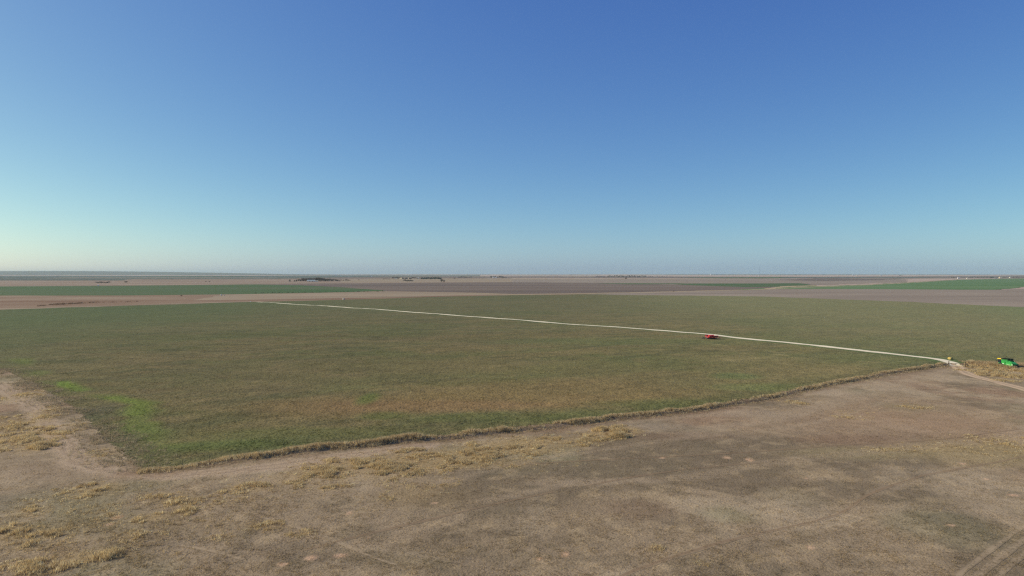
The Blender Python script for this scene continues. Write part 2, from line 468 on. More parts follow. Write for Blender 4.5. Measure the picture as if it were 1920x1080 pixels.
M_ROAD = mat('pale_gravel', attr='tint', rough=.95, var=.14, vscale=1.2, bump=.4, bscale=5, bdist=.04, spec=.1)
strip('road', ROAD, 2.8, (214, 201, 181), field_col, 0.09, M_ROAD, step=1.5, jit=.34)
strip('dirt_track', TRACK, 2.7, (188, 162, 138), pasture_col, 0.06, M_ROAD, step=1.0, across=15,
      profile=lambda f: .45 * (1 - sstep(.6, 1, f)) + .6 * np.exp(-((f - .42) / .16) ** 2))

for i, p in enumerate(PATHS):                    # trails worn by cattle
    strip('path', p, (.42, .4, .34, .34, .32, .3)[i], (124, 104, 86) if i < 4 else (152, 134, 114), pasture_col, 0.02, M_ROAD, step=.8, across=9, jit=.5,
          profile=lambda f: .75 * (1 - sstep(.3, 1, f)))
for p in RUTS:
    for q in (-.85, .85):
        t = np.gradient(p, axis=0)
        t /= np.linalg.norm(t, axis=1)[:, None]
        strip('wheel_track', p + np.stack([-t[:, 1], t[:, 0]], 1) * q, .36, (164, 144, 123), pasture_col, 0.02, M_ROAD, step=.8, across=9, jit=.6, profile=lambda f: .42 * (1 - sstep(.3, 1, f)))

# ------------------------------------------------------------------ the plain beyond
M_PLAIN = mat('far_plain', alb((162, 142, 132)), .95, var=.12, vscale=.002, spec=.1)
bm = bmesh.new()
bmesh.ops.create_circle(bm, cap_ends=True, cap_tris=True, segments=96, radius=25500)
me = bpy.data.meshes.new('ground')
bm.to_mesh(me)
bm.free()
plain = tag(link('ground', me, M_PLAIN), kind='structure')
plain.location = (0, 0, -0.9)


def mat_far(name, c, var=.12, stretch=(1, 1), scale=.02, rough=.95, c2=None, cover=.5):
    """a far field: soil or crop in soft stripes along its rows"""
    m = bpy.data.materials.new(name)
    m.use_nodes = True
    nt = m.node_tree
    p = nt.nodes['Principled BSDF']
    p.inputs['Roughness'].default_value = rough
    p.inputs['Specular IOR Level'].default_value = .1
    co = nt.nodes.new('ShaderNodeTexCoord')
    mp = nt.nodes.new('ShaderNodeMapping')
    mp.inputs['Scale'].default_value = (stretch[0], stretch[1], 1)
    nt.links.new(co.outputs['Object'], mp.inputs['Vector'])
    n = nt.nodes.new('ShaderNodeTexNoise')
    n.inputs['Scale'].default_value = scale
    n.inputs['Detail'].default_value = 7
    n.inputs['Roughness'].default_value = .65
    nt.links.new(mp.outputs[0], n.inputs['Vector'])
    r = nt.nodes.new('ShaderNodeValToRGB')
    a = alb(c) * .78
    b = alb(c2) * .80 if c2 else a * (1 + var)
    r.color_ramp.elements[0].position, r.color_ramp.elements[1].position = cover - .16, cover + .16
    r.color_ramp.elements[0].color = (*(a * (1 - var)), 1)
    r.color_ramp.elements[1].color = (*b, 1)
    nt.links.new(n.outputs['Fac'], r.inputs[0])
    nt.links.new(r.outputs[0], p.inputs['Base Color'])
    return m


def far_field(name, px, m, z, jit=.06):
    """a field beyond the near one; its outline is walked in short steps with small wobbles"""
    w = GL(px)
    out = []
    for i in range(len(w)):
        a, b = w[i], w[(i + 1) % len(w)]
        n = max(1, min(40, int(np.hypot(*(b - a)) / 30)))
        for k in range(n):
            q = a + (b - a) * k / n
            if k:
                d = math.hypot(*q)
                q = q + rng.normal(size=2) * np.array([3, d * d / 46692 * jit])
            out.append((q[0], q[1], z))
    bm = bmesh.new()
    f = bm.faces.new([bm.verts.new(q) for q in out])
    bmesh.ops.triangulate(bm, faces=[f])
    bmesh.ops.recalc_face_normals(bm, faces=bm.faces)
    me = bpy.data.meshes.new(name)
    bm.to_mesh(me)
    bm.free()
    return tag(link(name, me, m), kind='structure')


GREY_GREEN = mat_far('dull_wheat', (84, 98, 88), .12, (.4, 1), .003, c2=(104, 104, 98))
PALE = mat_far('pale_stubble', (152, 134, 116), .14, (.25, 1), .004, c2=(168, 150, 130))
BROWN = mat_far('brown_stubble', (146, 124, 108), .2, (.35, 1), .0035, c2=(162, 142, 128))
RED = mat_far('red_grassland', (140, 108, 88), .2, (.3, 1), .008, c2=(158, 138, 120))
PURPLE = mat_far('tilled_soil', (112, 98, 92), .12, (.2, 1), .004, c2=(130, 114, 104))
MAUVE = mat_far('pinkish_soil', (140, 125, 115), .16, (.2, 1), .007, c2=(162, 147, 135))
GREEN = mat_far('green_wheat', (76, 108, 62), .16, (.25, 1), .004, c2=(94, 102, 74))
BRIGHT = mat_far('bright_wheat', (90, 124, 74), .14, (.25, 1), .003, c2=(112, 132, 94))
STRAWY = mat_far('straw_strip', (190, 172, 142), .12, (.4, 1), .03, c2=(168, 148, 124))

far_field('field', [(-900, 519), (-900, 516.6), (120, 516.9), (330, 517.2), (480, 517.0), (640, 516.2), (900, 516.0), (900, 518.6), (640, 520.0), (520, 523), (300, 523.4), (245, 523.2), (232, 525.6), (-900, 526)], GREY_GREEN, -.80)
far_field('field', [(520, 523), (640, 519.6), (1000, 517.8), (1500, 518.8), (1920, 517.2), (2600, 517.2), (2600, 521), (1700, 521.5), (1440, 522), (1000, 520.6), (700, 521.6)], PURPLE, -.78)
far_field('field', [(-900, 526), (232, 525.6), (245, 523.4), (520, 523.2), (700, 521.6), (960, 521), (960, 529), (560, 531.5), (480, 532.8), (240, 535.2), (-900, 538)], BROWN, -.76)
far_field('field', [(640, 529.6), (640, 524), (720, 522.4), (960, 521.8), (1440, 522.2), (1440, 530), (1150, 530.2), (960, 528.6)], PALE, -.74)
far_field('field', [(960, 529), (960, 524), (1300, 523.6), (1700, 521.5), (1700, 529), (1500, 535), (1440, 537), (1150, 530.4)], MAUVE, -.73)
far_field('field', [(1270, 520.2), (1480, 519.4), (1560, 520.2), (1480, 521.6), (1330, 521.4)], GREEN, -.72)
far_field('field', [(1590, 521.4), (1760, 520.8), (1690, 522.4)], GREEN, -.70)
far_field('field', [(1440, 524.6), (1560, 521), (1700, 522.4), (1640, 525), (1540, 526.6)], PURPLE, -.70)
far_field('field', [(470, 532.8), (560, 531.6), (960, 528.8), (1150, 530.4), (1260, 533.4), (1440, 537), (1500, 541), (1440, 541.4), (1100, 549.8), (960, 551.4), (880, 548.6), (720, 545.8), (640, 539), (560, 534.6)], PURPLE, -.68)
far_field('field', [(1110, 530.6), (1280, 531), (1300, 532.2), (1180, 532.8)], GREEN, -.66)
far_field('field', [(1240, 531.4), (1440, 531), (1500, 530.6), (1530, 534.6), (1490, 536.4), (1400, 538), (1300, 534.6)], GREEN, -.64)
far_field('field', [(-500, 537), (0, 536.4), (240, 535.2), (480, 532.9), (560, 534.4), (640, 538), (724, 544.4), (700, 545.6), (600, 548.2), (430, 551.2), (240, 553.2), (0, 553.4), (-500, 556)], GREEN, -.62)
far_field('field', [(1380, 542.6), (1500, 537), (1620, 533.4), (1720, 528.4), (1790, 524.2), (1920, 521.8), (2300, 520), (2300, 534), (1920, 537.4), (1870, 543), (1500, 541.6)], BRIGHT, -.60)
far_field('field', [(-500, 556), (0, 553.4), (240, 553.2), (430, 551.2), (600, 548.2), (724, 545), (880, 548.2), (960, 551.2), (1100, 549.6), (1200, 552.4), (960, 556), (800, 560), (650, 565), (480, 569), (240, 577), (0, 586), (-500, 600)], RED, -.58)
far_field('field', [(420, 552), (600, 548.6), (724, 545.4), (860, 548), (940, 551), (800, 555), (660, 558), (480, 561), (360, 562)], PALE, -.56)
far_field('field', [(1080, 552), (1180, 547.8), (1440, 541.6), (1520, 541.2), (1870, 542.8), (1960, 540), (2300, 536), (2300, 600), (1920, 582), (1680, 570), (1440, 560), (1100, 556)], MAUVE, -.55)
far_field('path', [(1180, 547.9), (1440, 541.5), (1500, 538.2), (1620, 533.9), (1720, 528.9), (1795, 524.2), (1795, 524.7), (1720, 529.5), (1620, 534.6), (1500, 539), (1440, 542.3), (1180, 548.7)], STRAWY, -.52, .03)
far_field('path', [(1430, 540.6), (1470, 536.2), (1530, 534.6), (1526, 536), (1480, 538), (1440, 541.6)], STRAWY, -.50, .05)
far_field('path', [(880, 548.4), (960, 551), (1100, 549.4), (1200, 547.2), (1200, 547.8), (1100, 550.3), (960, 552), (880, 549)], STRAWY, -.48, .04)
far_field('path', [(-100, 578.5), (60, 577), (180, 573.4), (330, 568), (480, 564.4), (480, 565.2), (330, 569), (180, 574.6), (60, 578.6), (-100, 580.4)], PALE, -.46, .05)

for i in range(34):                              # thin strips of other crops towards the horizon
    v = 514.0 + 8.0 * rnd.random() ** 1.6
    u0 = rnd.uniform(-700, 2300)
    w, hgt, sl = rnd.uniform(120, 700), (v - 512.6) * rnd.uniform(.07, .2), rnd.uniform(-.0006, .0012)
    if v + hgt > 520 and 500 < u0 + w and u0 < 1000:
        continue
    far_field('field', [(u0, v), (u0 + w, v + sl * w), (u0 + w + rnd.uniform(-90, 90), v + hgt + sl * w), (u0 + rnd.uniform(-90, 90), v + hgt)],
              rnd.choice([PURPLE, GREY_GREEN, PALE, BROWN, PURPLE, GREY_GREEN, MAUVE, GREEN]), -.695 + i * .0015)

# a low rise on the left of the horizon
n = 80
hv, hf = [], []
for i in range(n + 1):
    u = -500 + 1080 * i / n
    t = max(0.0, 1 - abs((u - 110) / (470 if u > 110 else 620)) ** 1.6)
    hh = 104 * t + 9 * fbm(np.array([u]), np.array([0.]), 130, 3, 3)[0] * t
    X0 = (u - 960) / FPX
    for k, (d, q) in enumerate(((15500, 0), (17500, .55), (19500, .95), (21000, 1), (24000, 0))):
        hv.append((X0 * d, d, -1.0 + hh * q))
for i in range(n):
    for k in range(4):
        a = i * 5 + k
        hf.append((a, a + 5, a + 6, a + 1))
tag(link('hill', np_mesh('hill', np.array(hv), np.array(hf), None, True), mat_far('hill_grass', (128, 120, 110), .15, (1, 1), .001, c2=(108, 112, 100))), kind='structure')


# ------------------------------------------------------------------ dry grass
def blades(name, x, y, h, col, per, w, spread, label=None, lean=.45, group=None, kind='stuff', z=None, m=None, cat='grass'):
    """clumps of grass: every blade a bent sliver"""
    N = len(x)
    X, Y, H = np.repeat(x, per), np.repeat(y, per), np.repeat(h, per)
    C = np.repeat(col, per, 0)
    B = N * per
    X, Y = np.asarray(X, float), np.asarray(Y, float)
    r, a = np.sqrt(rng.random(B)) * spread * (.5 + .5 * H / max(H.max(), 1e-6)), rng.random(B) * 2 * np.pi
    X, Y = X + r * np.cos(a), Y + r * np.sin(a)
    H = H * (.55 + .6 * rng.random(B))
    a2 = a + rng.normal(size=B) * .8
    L = H * lean * (.3 + rng.random(B))
    a3 = rng.random(B) * np.pi
    W = w * (.6 + .8 * rng.random(B))
    px, py = np.cos(a3) * W / 2, np.sin(a3) * W / 2
    Z = relief(X, Y) - .03
    v = np.empty((B, 5, 3), np.float32)
    v[:, 0] = np.stack([X - px, Y - py, Z], 1)
    v[:, 1] = np.stack([X + px, Y + py, Z], 1)
    mx, my = X + np.cos(a2) * L * .3, Y + np.sin(a2) * L * .3
    v[:, 2] = np.stack([mx - px * .7, my - py * .7, Z + H * .6], 1)
    v[:, 3] = np.stack([mx + px * .7, my + py * .7, Z + H * .6], 1)
    v[:, 4] = np.stack([X + np.cos(a2) * L, Y + np.sin(a2) * L, Z + H], 1)
    i = np.arange(B) * 5
    f = np.concatenate([np.stack([i, i + 1, i + 3], 1), np.stack([i, i + 3, i + 2], 1), np.stack([i + 2, i + 3, i + 4], 1)])
    C = C * (.75 + .5 * rng.random((B, 1)))
    o = link(name, np_mesh(name, v.reshape(-1, 3), f, np.repeat(C, 5, 0)), m or M_GRASS)
    return tag(o, label, cat, group, kind)


M_GRASS = mat_grass('dry_grass', .42)
M_SHORT = mat_grass('short_dry_grass', .5)


def pick(n, cols, wts):
    k = rng.choice(len(cols), n, p=np.array(wts) / sum(wts))
    return np.array([alb(c) for c in cols])[k]


def along(poly, per_m, width, side=0.0):
    seg = np.hypot(*(poly[1:] - poly[:-1]).T)
    s = np.concatenate([[0], np.cumsum(seg)])
    t = rng.random(int(s[-1] * per_m)) * s[-1]
    x, y = np.interp(t, s, poly[:, 0]), np.interp(t, s, poly[:, 1])
    k = np.clip(np.searchsorted(s, t) - 1, 0, len(seg) - 1)
    dx, dy = (poly[k + 1] - poly[k]).T / seg[k]
    off = rng.normal(size=len(t)) * width / 2 + side
    return x - dy * off, y + dx * off, t, off


# the ungrazed row under the field fence
x, y, t, off = along(ROW, 46, 1.7)
dens = fbm(t, t * 0, 16, 7, 3)
gap = sstep(.36, .52, .6 * dens + .4 * vnoise(t, t * 0, 4.2, 71)) 
gap = np.maximum(gap, .75 * (1 - sstep(45, 60, t)) * (.5 + .5 * vnoise(t, t * 0, 3, 72)))
gap = gap * (.35 + .65 * (1 - sstep(100, 118, t) * (1 - sstep(190, 205, t))))
x, y = x - .5 * (vnoise(t, t * 0, 7, 13) - .5), y + 2.2 * (vnoise(t, t * 0, 5.5, 14) - .5)
keep = rng.random(len(x)) < .06 + .94 * gap
x, y, t = x[keep], y[keep], t[keep]
h = (.3 + .75 * dens[keep] + 1.3 * vnoise(x, y, 3.1, 15) * vnoise(x, y, 1.3, 16)) * np.exp(-(off[keep] / 1.9) ** 2) * (.78 - .22 * sstep(70, 120, t) * (1 - sstep(200, 230, t)))
blades('tall_grass', x, y, h, pick(len(x), [(198, 179, 147), (181, 160, 128), (155, 136, 110), (210, 197, 170), (136, 118, 97)], [4, 4, 2, 1.5, 1]), 13, .05, .42,
       'row of tall tan dry grass along the near edge of the wheat field')
x, y, t, off = along(ROW, 14, 2.2, -1.8)
blades('tall_grass', x, y, .12 + .4 * rng.random(len(x)) ** 2, pick(len(x), [(176, 160, 134), (150, 134, 112), (128, 114, 96), (196, 184, 160)], [4, 4, 3, 1]), 11, .05, .5,
       'low flattened dry grass on the added bank below the field fence')
# the row on the other side of the gate
x, y, t, off = along(ROW_R, 60, 4.5)
blades('tall_grass', x, y, .6 + .75 * rng.random(len(x)), pick(len(x), [(194, 172, 140), (172, 150, 120), (150, 130, 108), (208, 192, 162)], [4, 4, 3, 1]), 12, .055, .45,
       'band of brown dry grass between the gate and the green combine')
# the ragged left edge
x, y, t, off = along(LEFT_EDGE[:6], 26, 7.0)
k = rng.random(len(x)) < sstep(.38, .62, fbm(x, y, 6, 9, 3))
x, y = x[k], y[k]
blades('tall_grass', x, y, .25 + .45 * rng.random(len(x)), pick(len(x), [(162, 146, 126), (146, 130, 112), (130, 122, 106), (178, 164, 142)], [4, 3, 3, 1]), 11, .05, .45,
       'ragged low brown grass along the left edge of the wheat field')
# patches of straw in the pasture
xs, ys, hs = [], [], []
for (u, v, ru, rv, den, hh) in STRAW:
    cx, cy = G(u, v)
    a, b = abs(G(u + ru, v)[0] - cx), abs(G(u, v - rv)[1] - G(u, v + rv)[1]) / 2
    n = int(a * b * 3.14 * den * 3.6)
    m2 = int(a * b * 3.14 * 2.8)
    r, q = np.sqrt(rng.random(m2)) * 1.9, rng.random(m2) * 2 * np.pi
    px, py = cx + a * r * np.cos(q), cy + b * r * np.sin(q)
    nz = fbm(px, py, 5.0, 31, 4, .6)
    k = (rng.random(m2) < sstep(.35, .7, nz) * (1.1 - .5 * r)) & (rng.random(m2) < .4 + .1 * den)
    xs.append(px[k])
    ys.append(py[k])
    hs.append((.12 + .3 * rng.random(int(k.sum())) ** 2) * min(1.2, .6 + hh * .5))
    r, q = np.sqrt(rng.random(n)), rng.random(n) * 2 * np.pi
    px, py = cx + a * 1.25 * r * np.cos(q), cy + b * 1.25 * r * np.sin(q)
    nz = fbm(px, py, 4.0, 19, 4, .6)
    k = rng.random(n) < sstep(.38, .70, nz + .2 * (.5 - r)) * (.15 + .85 * sstep(.3, .65, vnoise(px, py, 1.7, 77)))
    xs.append(px[k])
    ys.append(py[k])
    hs.append(hh * (.35 + 1.3 * (nz[k] - .3)) * (1 - .6 * r[k] ** 2) * (.6 + .8 * vnoise(px[k], py[k], 1.7, 77)))
xs, ys, hs = np.concatenate(xs), np.concatenate(ys), np.concatenate(hs)
k = ~inside(xs, ys, FIELD)
xs, ys, hs = xs[k], ys[k], np.clip(hs[k], .1, 2)
for nm, sel, lab in (('tall_grass', (xs > -20) & (ys > 120) & (xs < 120), 'golden belt of tall dry grass in the pasture below the field fence'),
                     ('tall_grass', xs >= 120, 'pale straw patch of tall grass in front of the green combine'),
                     ('tall_grass', (xs <= -20) & (ys <= 1e3), 'scattered golden clumps of dry grass in the near left pasture'),
                     ('tall_grass', (xs > -20) & (xs < 120) & (ys <= 120), 'sparse straw tufts in the near middle of the pasture')):
    n = int(sel.sum())
    if n:
        blades(nm, xs[sel], ys[sel], hs[sel], pick(n, [(203, 184, 150), (188, 166, 130), (164, 144, 115), (216, 203, 175), (142, 123, 101)], [4, 4, 3, 1.5, 1.5]), 14, .05, .5, lab)
# grazed short grass over the whole near pasture
N = 400000
d = 76 + (300 - 76) * rng.random(N) ** 1.5
px = d * (rng.random(N) * 2 - 1) * .86
k = ~inside(px, d, FIELD) & (pdist(px, d, TRACK) > 2.5)
px, d = px[k], d[k]
k = rng.random(len(px)) < .25 + .75 * sstep(.4, .64, fbm(px, d, 3, 27, 4, .7)) * (.4 + .6 * sstep(1.5, 5, pdist(px, d, LTRACK)))
px, d = px[k], d[k]
base = pasture_col(px, d)
mix = rng.random((len(px), 1)) * .7
cc = base * (1 - mix) + pick(len(px), [(168, 148, 118), (136, 120, 98), (112, 100, 82), (122, 116, 92), (186, 166, 134)], [4, 4, 2, 2, 1]) * mix
cc = cc * 1.25
blades('short_grass', px, d, .06 + .17 * rng.random(len(px)) ** 2 * (1 + .9 * ell(px, d, 250, 985, 420, 110)), cc, 5, .055, .28, 'grazed short grey brown grass all over the near pasture', lean=.9, m=M_SHORT)
# young wheat plants standing in the near part of the field
N = 260000
d = 122 + (420 - 122) * rng.random(N) ** 1.6
px = d * (rng.random(N) * 2 - 1) * .84
k = inside(px, d, FIELD) & (pdist(px, d, ROAD) > 4)
px, d = px[k], d[k]
k = rng.random(len(px)) < .2 + .8 * sstep(.42, .62, fbm(px, d, 4, 29, 4, .65))
px, d = px[k], d[k]
base = field_col(px, d)
mix = rng.random((len(px), 1)) * .6
cc = base * (1 - mix) + pick(len(px), [(98, 94, 66), (80, 80, 56), (130, 116, 86), (98, 102, 68)], [4, 3, 2, 3]) * mix
blades('wheat_plants', px, d, .07 + .2 * rng.random(len(px)) ** 2, cc, 4, .12, .3, 'short green and olive wheat plants in the near part of the field', lean=.8)


# ------------------------------------------------------------------ parts kit for the things
class Kit:
    def __init__(self):
        self.bm = bmesh.new()

    def box(self, c, s, rot=None, bev=0.0):
        r = bmesh.ops.create_cube(self.bm, size=1.0)
        M = Matrix.Translation(c) @ (rot.to_4x4() if rot is not None else Matrix.Identity(4)) @ Matrix.Diagonal((*s, 1))
        bmesh.ops.transform(self.bm, matrix=M, verts=r['verts'])
        if bev:
            es = list({e for v in r['verts'] for e in v.link_edges})
            bmesh.ops.bevel(self.bm, geom=es, offset=bev, segments=2, affect='EDGES')
        return self

    def bar(self, a, b, r, n=8, r2=None):
        a, b = Vector(a), Vector(b)
        d = b - a
        q = d.to_track_quat('Z', 'Y').to_matrix().to_4x4()
        bmesh.ops.create_cone(self.bm, cap_ends=True, segments=n, radius1=r, radius2=r if r2 is None else r2, depth=d.length,
                              matrix=Matrix.Translation((a + b) / 2) @ q)
        return self

    def prism(self, prof, x0, x1):
        """a side outline in (y, z) given thickness along x"""
        A = [self.bm.verts.new((x0, y, z)) for y, z in prof]
        B = [self.bm.verts.new((x1, y, z)) for y, z in prof]
        n = len(prof)
        fs = [self.bm.faces.new(A[::-1]), self.bm.faces.new(B)]
        for i in range(n):
            fs.append(self.bm.faces.new((A[i], A[(i + 1) % n], B[(i + 1) % n], B[i])))
        bmesh.ops.recalc_face_normals(self.bm, faces=fs)
        return self

    def lathe(self, prof, n=28, axis='X', at=(0, 0, 0)):
        """(offset along the axis, radius) turned about an axis"""
        rings = []
        for t, r in prof:
            ring = []
            for i in range(n):
                a = 2 * math.pi * i / n
                p = (t, r * math.cos(a), r * math.sin(a)) if axis == 'X' else (r * math.cos(a), r * math.sin(a), t)
                ring.append(self.bm.verts.new((p[0] + at[0], p[1] + at[1], p[2] + at[2])))
            rings.append(ring)
        fs = []
        for A, B in zip(rings[:-1], rings[1:]):
            for i in range(n):
                fs.append(self.bm.faces.new((A[i], A[(i + 1) % n], B[(i + 1) % n], B[i])))
        fs.append(self.bm.faces.new(rings[0][::-1]))
        fs.append(self.bm.faces.new(rings[-1]))
        bmesh.ops.recalc_face_normals(self.bm, faces=fs)
        return self

    def done(self, name, m, parent=None, loc=None, smooth=False):
        me = bpy.data.meshes.new(name)
        self.bm.to_mesh(me)
        self.bm.free()
        if smooth:
            for p in me.polygons:
                p.use_smooth = True
        o = link(name, me, m, parent)
        if loc is not None:
            o.location = loc
        return o


def zat(x, y):
    return float(relief(np.array([x]), np.array([y]))[0])


def wheel(parent, loc, r, w, tyre_m, rim_m, name='wheel', lugs=0):
    wl = Kit().lathe([(-w * .5, r * .66), (-w * .5, r * .9), (-w * .36, r), (w * .36, r), (w * .5, r * .9), (w * .5, r * .66)], 28).done(name, tyre_m, parent, loc)
    k = Kit().lathe([(-w * .42, r * .1), (-w * .42, r * .62), (-w * .52, r * .66), (w * .52, r * .66), (w * .42, r * .62), (w * .42, r * .1)], 24)
    k.lathe([(-w * .54, r * .16), (w * .54, r * .16)], 12)
    k.done('rim', rim_m, wl)
    if lugs:
        k = Kit()
        for i in range(lugs):
            a = 2 * math.pi * i / lugs
            for s in (-1, 1):
                k.box((s * w * .22, math.cos(a + s * .08) * r, math.sin(a + s * .08) * r), (w * .42, .07, .09), Matrix.Rotation(a + s * .08, 3, 'X') @ Matrix.Rotation(s * .5, 3, 'Z'))
        k.done('tread', tyre_m, wl)
    return wl


P_GREEN = mat('green_paint', (.045, .38, .075), .32, var=.1, vscale=3, spec=.5)
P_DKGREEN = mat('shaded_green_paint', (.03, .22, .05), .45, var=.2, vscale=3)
P_YELLOW = mat('yellow_paint', (.85, .62, .02), .35, var=.06, vscale=3, spec=.5)
P_BLACK = mat('black_rubber', (.012, .012, .013), .8, var=.2, vscale=4)
P_STEEL = mat('dark_steel', (.04, .04, .045), .55, .3, var=.3, vscale=5)
P_GLASS = mat('tinted_glass', (.012, .03, .045), .08, spec=.8)
P_RED = mat('red_paint', (.8, .07, .06), .4, var=.1, vscale=3, spec=.5)
P_WHITE = mat('white_paint', (.66, .65, .62), .5, var=.06, vscale=3, spec=.5)
P_SIGN = mat('reflector_white', (.82, .8, .74), .5)
P_SILVER = mat('bright_steel', (.5, .5, .5), .35, .8, var=.1)

# ------------------------------------------------------------------ the combine harvester
cx, cy = 191.4, 266.6
comb = thing('combine_harvester', 'green combine harvester with a yellow cab roof parked in dry grass beside the field', 'combine', (cx, cy, zat(cx, cy) - .1), R(9))
comb.scale = (.92, .92, .88)
Kit().prism([(-2.3, 1.1), (-2.3, 2.6), (-1.2, 3.0), (1.5, 3.05), (1.5, 1.55), (.6, 1.2)], -1.25, 1.25).prism([(-4.1, 1.2), (-4.25, 1.7), (-3.9, 2.1), (-2.31, 2.6), (-2.31, 1.1)], -.9, .9).done('body', P_DKGREEN, comb)
for s in (-1, 1):
    a, b = sorted((s * 1.26, s * 1.44))
    Kit().prism([(-.1, 1.35), (-.15, 2.95), (1.45, 3.0), (1.45, 1.7), (1.0, 1.35)], a, b).done('side_panel', P_GREEN, comb)
    Kit().prism([(-3.9, 1.15), (-4.05, 1.6), (-3.7, 1.95), (-.75, 2.85), (-.7, 1.25), (-2.4, 1.0)], a, b).done('rear_side_panel', P_GREEN, comb)
    a, b = sorted((s * 1.44, s * 1.455))
    Kit().prism([(-2.6, 1.5), (-2.6, 1.58), (-1.0, 1.64), (-1.0, 1.56)], a, b).done('side_stripe', P_SIGN, comb)
    Kit().prism([(.2, 1.55), (.2, 1.75), (1.1, 1.78), (1.1, 1.62)], a, b).done('marker_plate', P_SIGN, comb)
    Kit().prism([(-3.85, 1.3), (-3.85, 1.75), (-3.55, 1.9), (-3.55, 1.3)], a, b).done('rear_reflector', P_SIGN, comb)
k = Kit()
k.prism([(-1.3, 3.0), (-1.5, 3.6), (1.6, 3.65), (1.45, 3.0)], -1.3, 1.3)
k.done('grain_tank', P_DKGREEN, comb)
k = Kit()
for (c, s) in (((0, 1.62, 3.78), (2.9, .06, .34)), ((0, -1.55, 3.75), (2.9, .06, .34)), ((-1.42, .03, 3.76), (.06, 3.1, .34)), ((1.42, .03, 3.76), (.06, 3.1, .34))):
    k.box(c, s)
k.done('tank_extension', P_BLACK, comb)
k = Kit().prism([(-4.0, 1.9), (-3.7, 2.15), (-1.5, 3.2), (-1.5, 2.8), (-2.4, 2.5)], -.95, .95)
k.done('engine_hood', P_GREEN, comb)
Kit().box((0.4, -2.0, 3.1), (.9, .8, .35), bev=.05).done('air_screen', P_BLACK, comb)
Kit().bar((-.5, -2.0, 2.9), (-.5, -2.0, 3.9), .07).done('exhaust_pipe', P_STEEL, comb)
# cab
cabo = Kit().prism([(1.55, 1.75), (1.5, 3.35), (3.3, 3.35), (3.55, 2.6), (3.4, 1.85)], -1.05, 1.05).done('cab', P_GLASS, comb)
for s in (-1, 1):
    for (y0, z0, y1, z1) in ((1.58, 1.75, 1.53, 3.38), (3.43, 1.85, 3.35, 3.38), (2.45, 1.8, 2.4, 3.38)):
        Kit().bar((s * 1.07, y0, z0), (s * 1.07, y1, z1), .05, 6).done('cab_post', P_BLACK, cabo)
Kit().box((0, 2.6, 3.53), (2.6, 2.5, .34), bev=.1).done('cab_roof', P_YELLOW, comb)
Kit().box((0, 2.5, 1.66), (2.2, 1.9, .2), bev=.04).done('cab_floor', P_GREEN, comb)
Kit().prism([(2.2, 1.7), (2.2, 1.0), (3.7, .5), (3.8, 1.1)], -.6, .6).done('feeder_house', P_GREEN, comb)
k = Kit().bar((-1.62, 1.2, 3.0), (-1.55, -3.6, 2.35), .15, 14)
k.bar((-1.55, -3.6, 2.35), (-1.6, -3.95, 2.15), .17, 14)
k.bar((-1.2, 1.2, 2.9), (-1.62, 1.2, 3.0), .2, 14)
k.done('unloading_auger', P_GREEN, comb, smooth=False)
k = Kit()
for z in np.linspace(.7, 1.6, 4):
    k.box((-1.45, 1.9, float(z)), (.5, .35, .04))
k.bar((-1.68, 1.72, .6), (-1.68, 1.72, 2.6), .03, 6).bar((-1.68, 2.08, .6), (-1.68, 2.08, 2.6), .03, 6)
k.done('ladder', P_STEEL, comb)
Kit().prism([(-4.2, 1.15), (-4.7, .9), (-4.65, 1.3), (-4.25, 1.7)], -.85, .85).done('straw_chopper', P_BLACK, comb)
for s in (-1, 1):
    wheel(comb, (s * 1.65, 1.7, .9), .9, .62, P_BLACK, P_DKGREEN, lugs=18)
    wheel(comb, (s * 1.35, -2.9, .58), .58, .42, P_BLACK, P_YELLOW, lugs=14)
Kit().bar((-1.3, 1.7, .9), (1.3, 1.7, .9), .18).done('axle', P_DKGREEN, comb)
Kit().bar((-1.2, -2.9, .6), (1.2, -2.9, .6), .12).done('axle', P_DKGREEN, comb)
for s in (-1, 1):
    Kit().box((s * .8, 3.88, 3.5), (.25, .06, .14)).done('headlight', P_SIGN, comb)
Kit().bar((-1.1, 3.3, 2.4), (-1.6, 3.55, 2.7), .025, 6).box((-1.62, 3.58, 2.65), (.22, .05, .38)).done('mirror', P_BLACK, comb)

sx, sy, st, so = along(np.array([(cx - 1.6, cy - 6.2), (cx - 3.0, cy - 3.0), (cx - 3.2, cy + 4.5)]), 55, 1.1)
blades('tall_grass', sx, sy, .7 + .9 * rng.random(len(sx)), pick(len(sx), [(190, 170, 136), (166, 146, 116), (148, 128, 104), (206, 190, 158)], [4, 4, 3, 1]), 11, .055, .45,
       'tall brown grass hiding the wheels of the green combine')

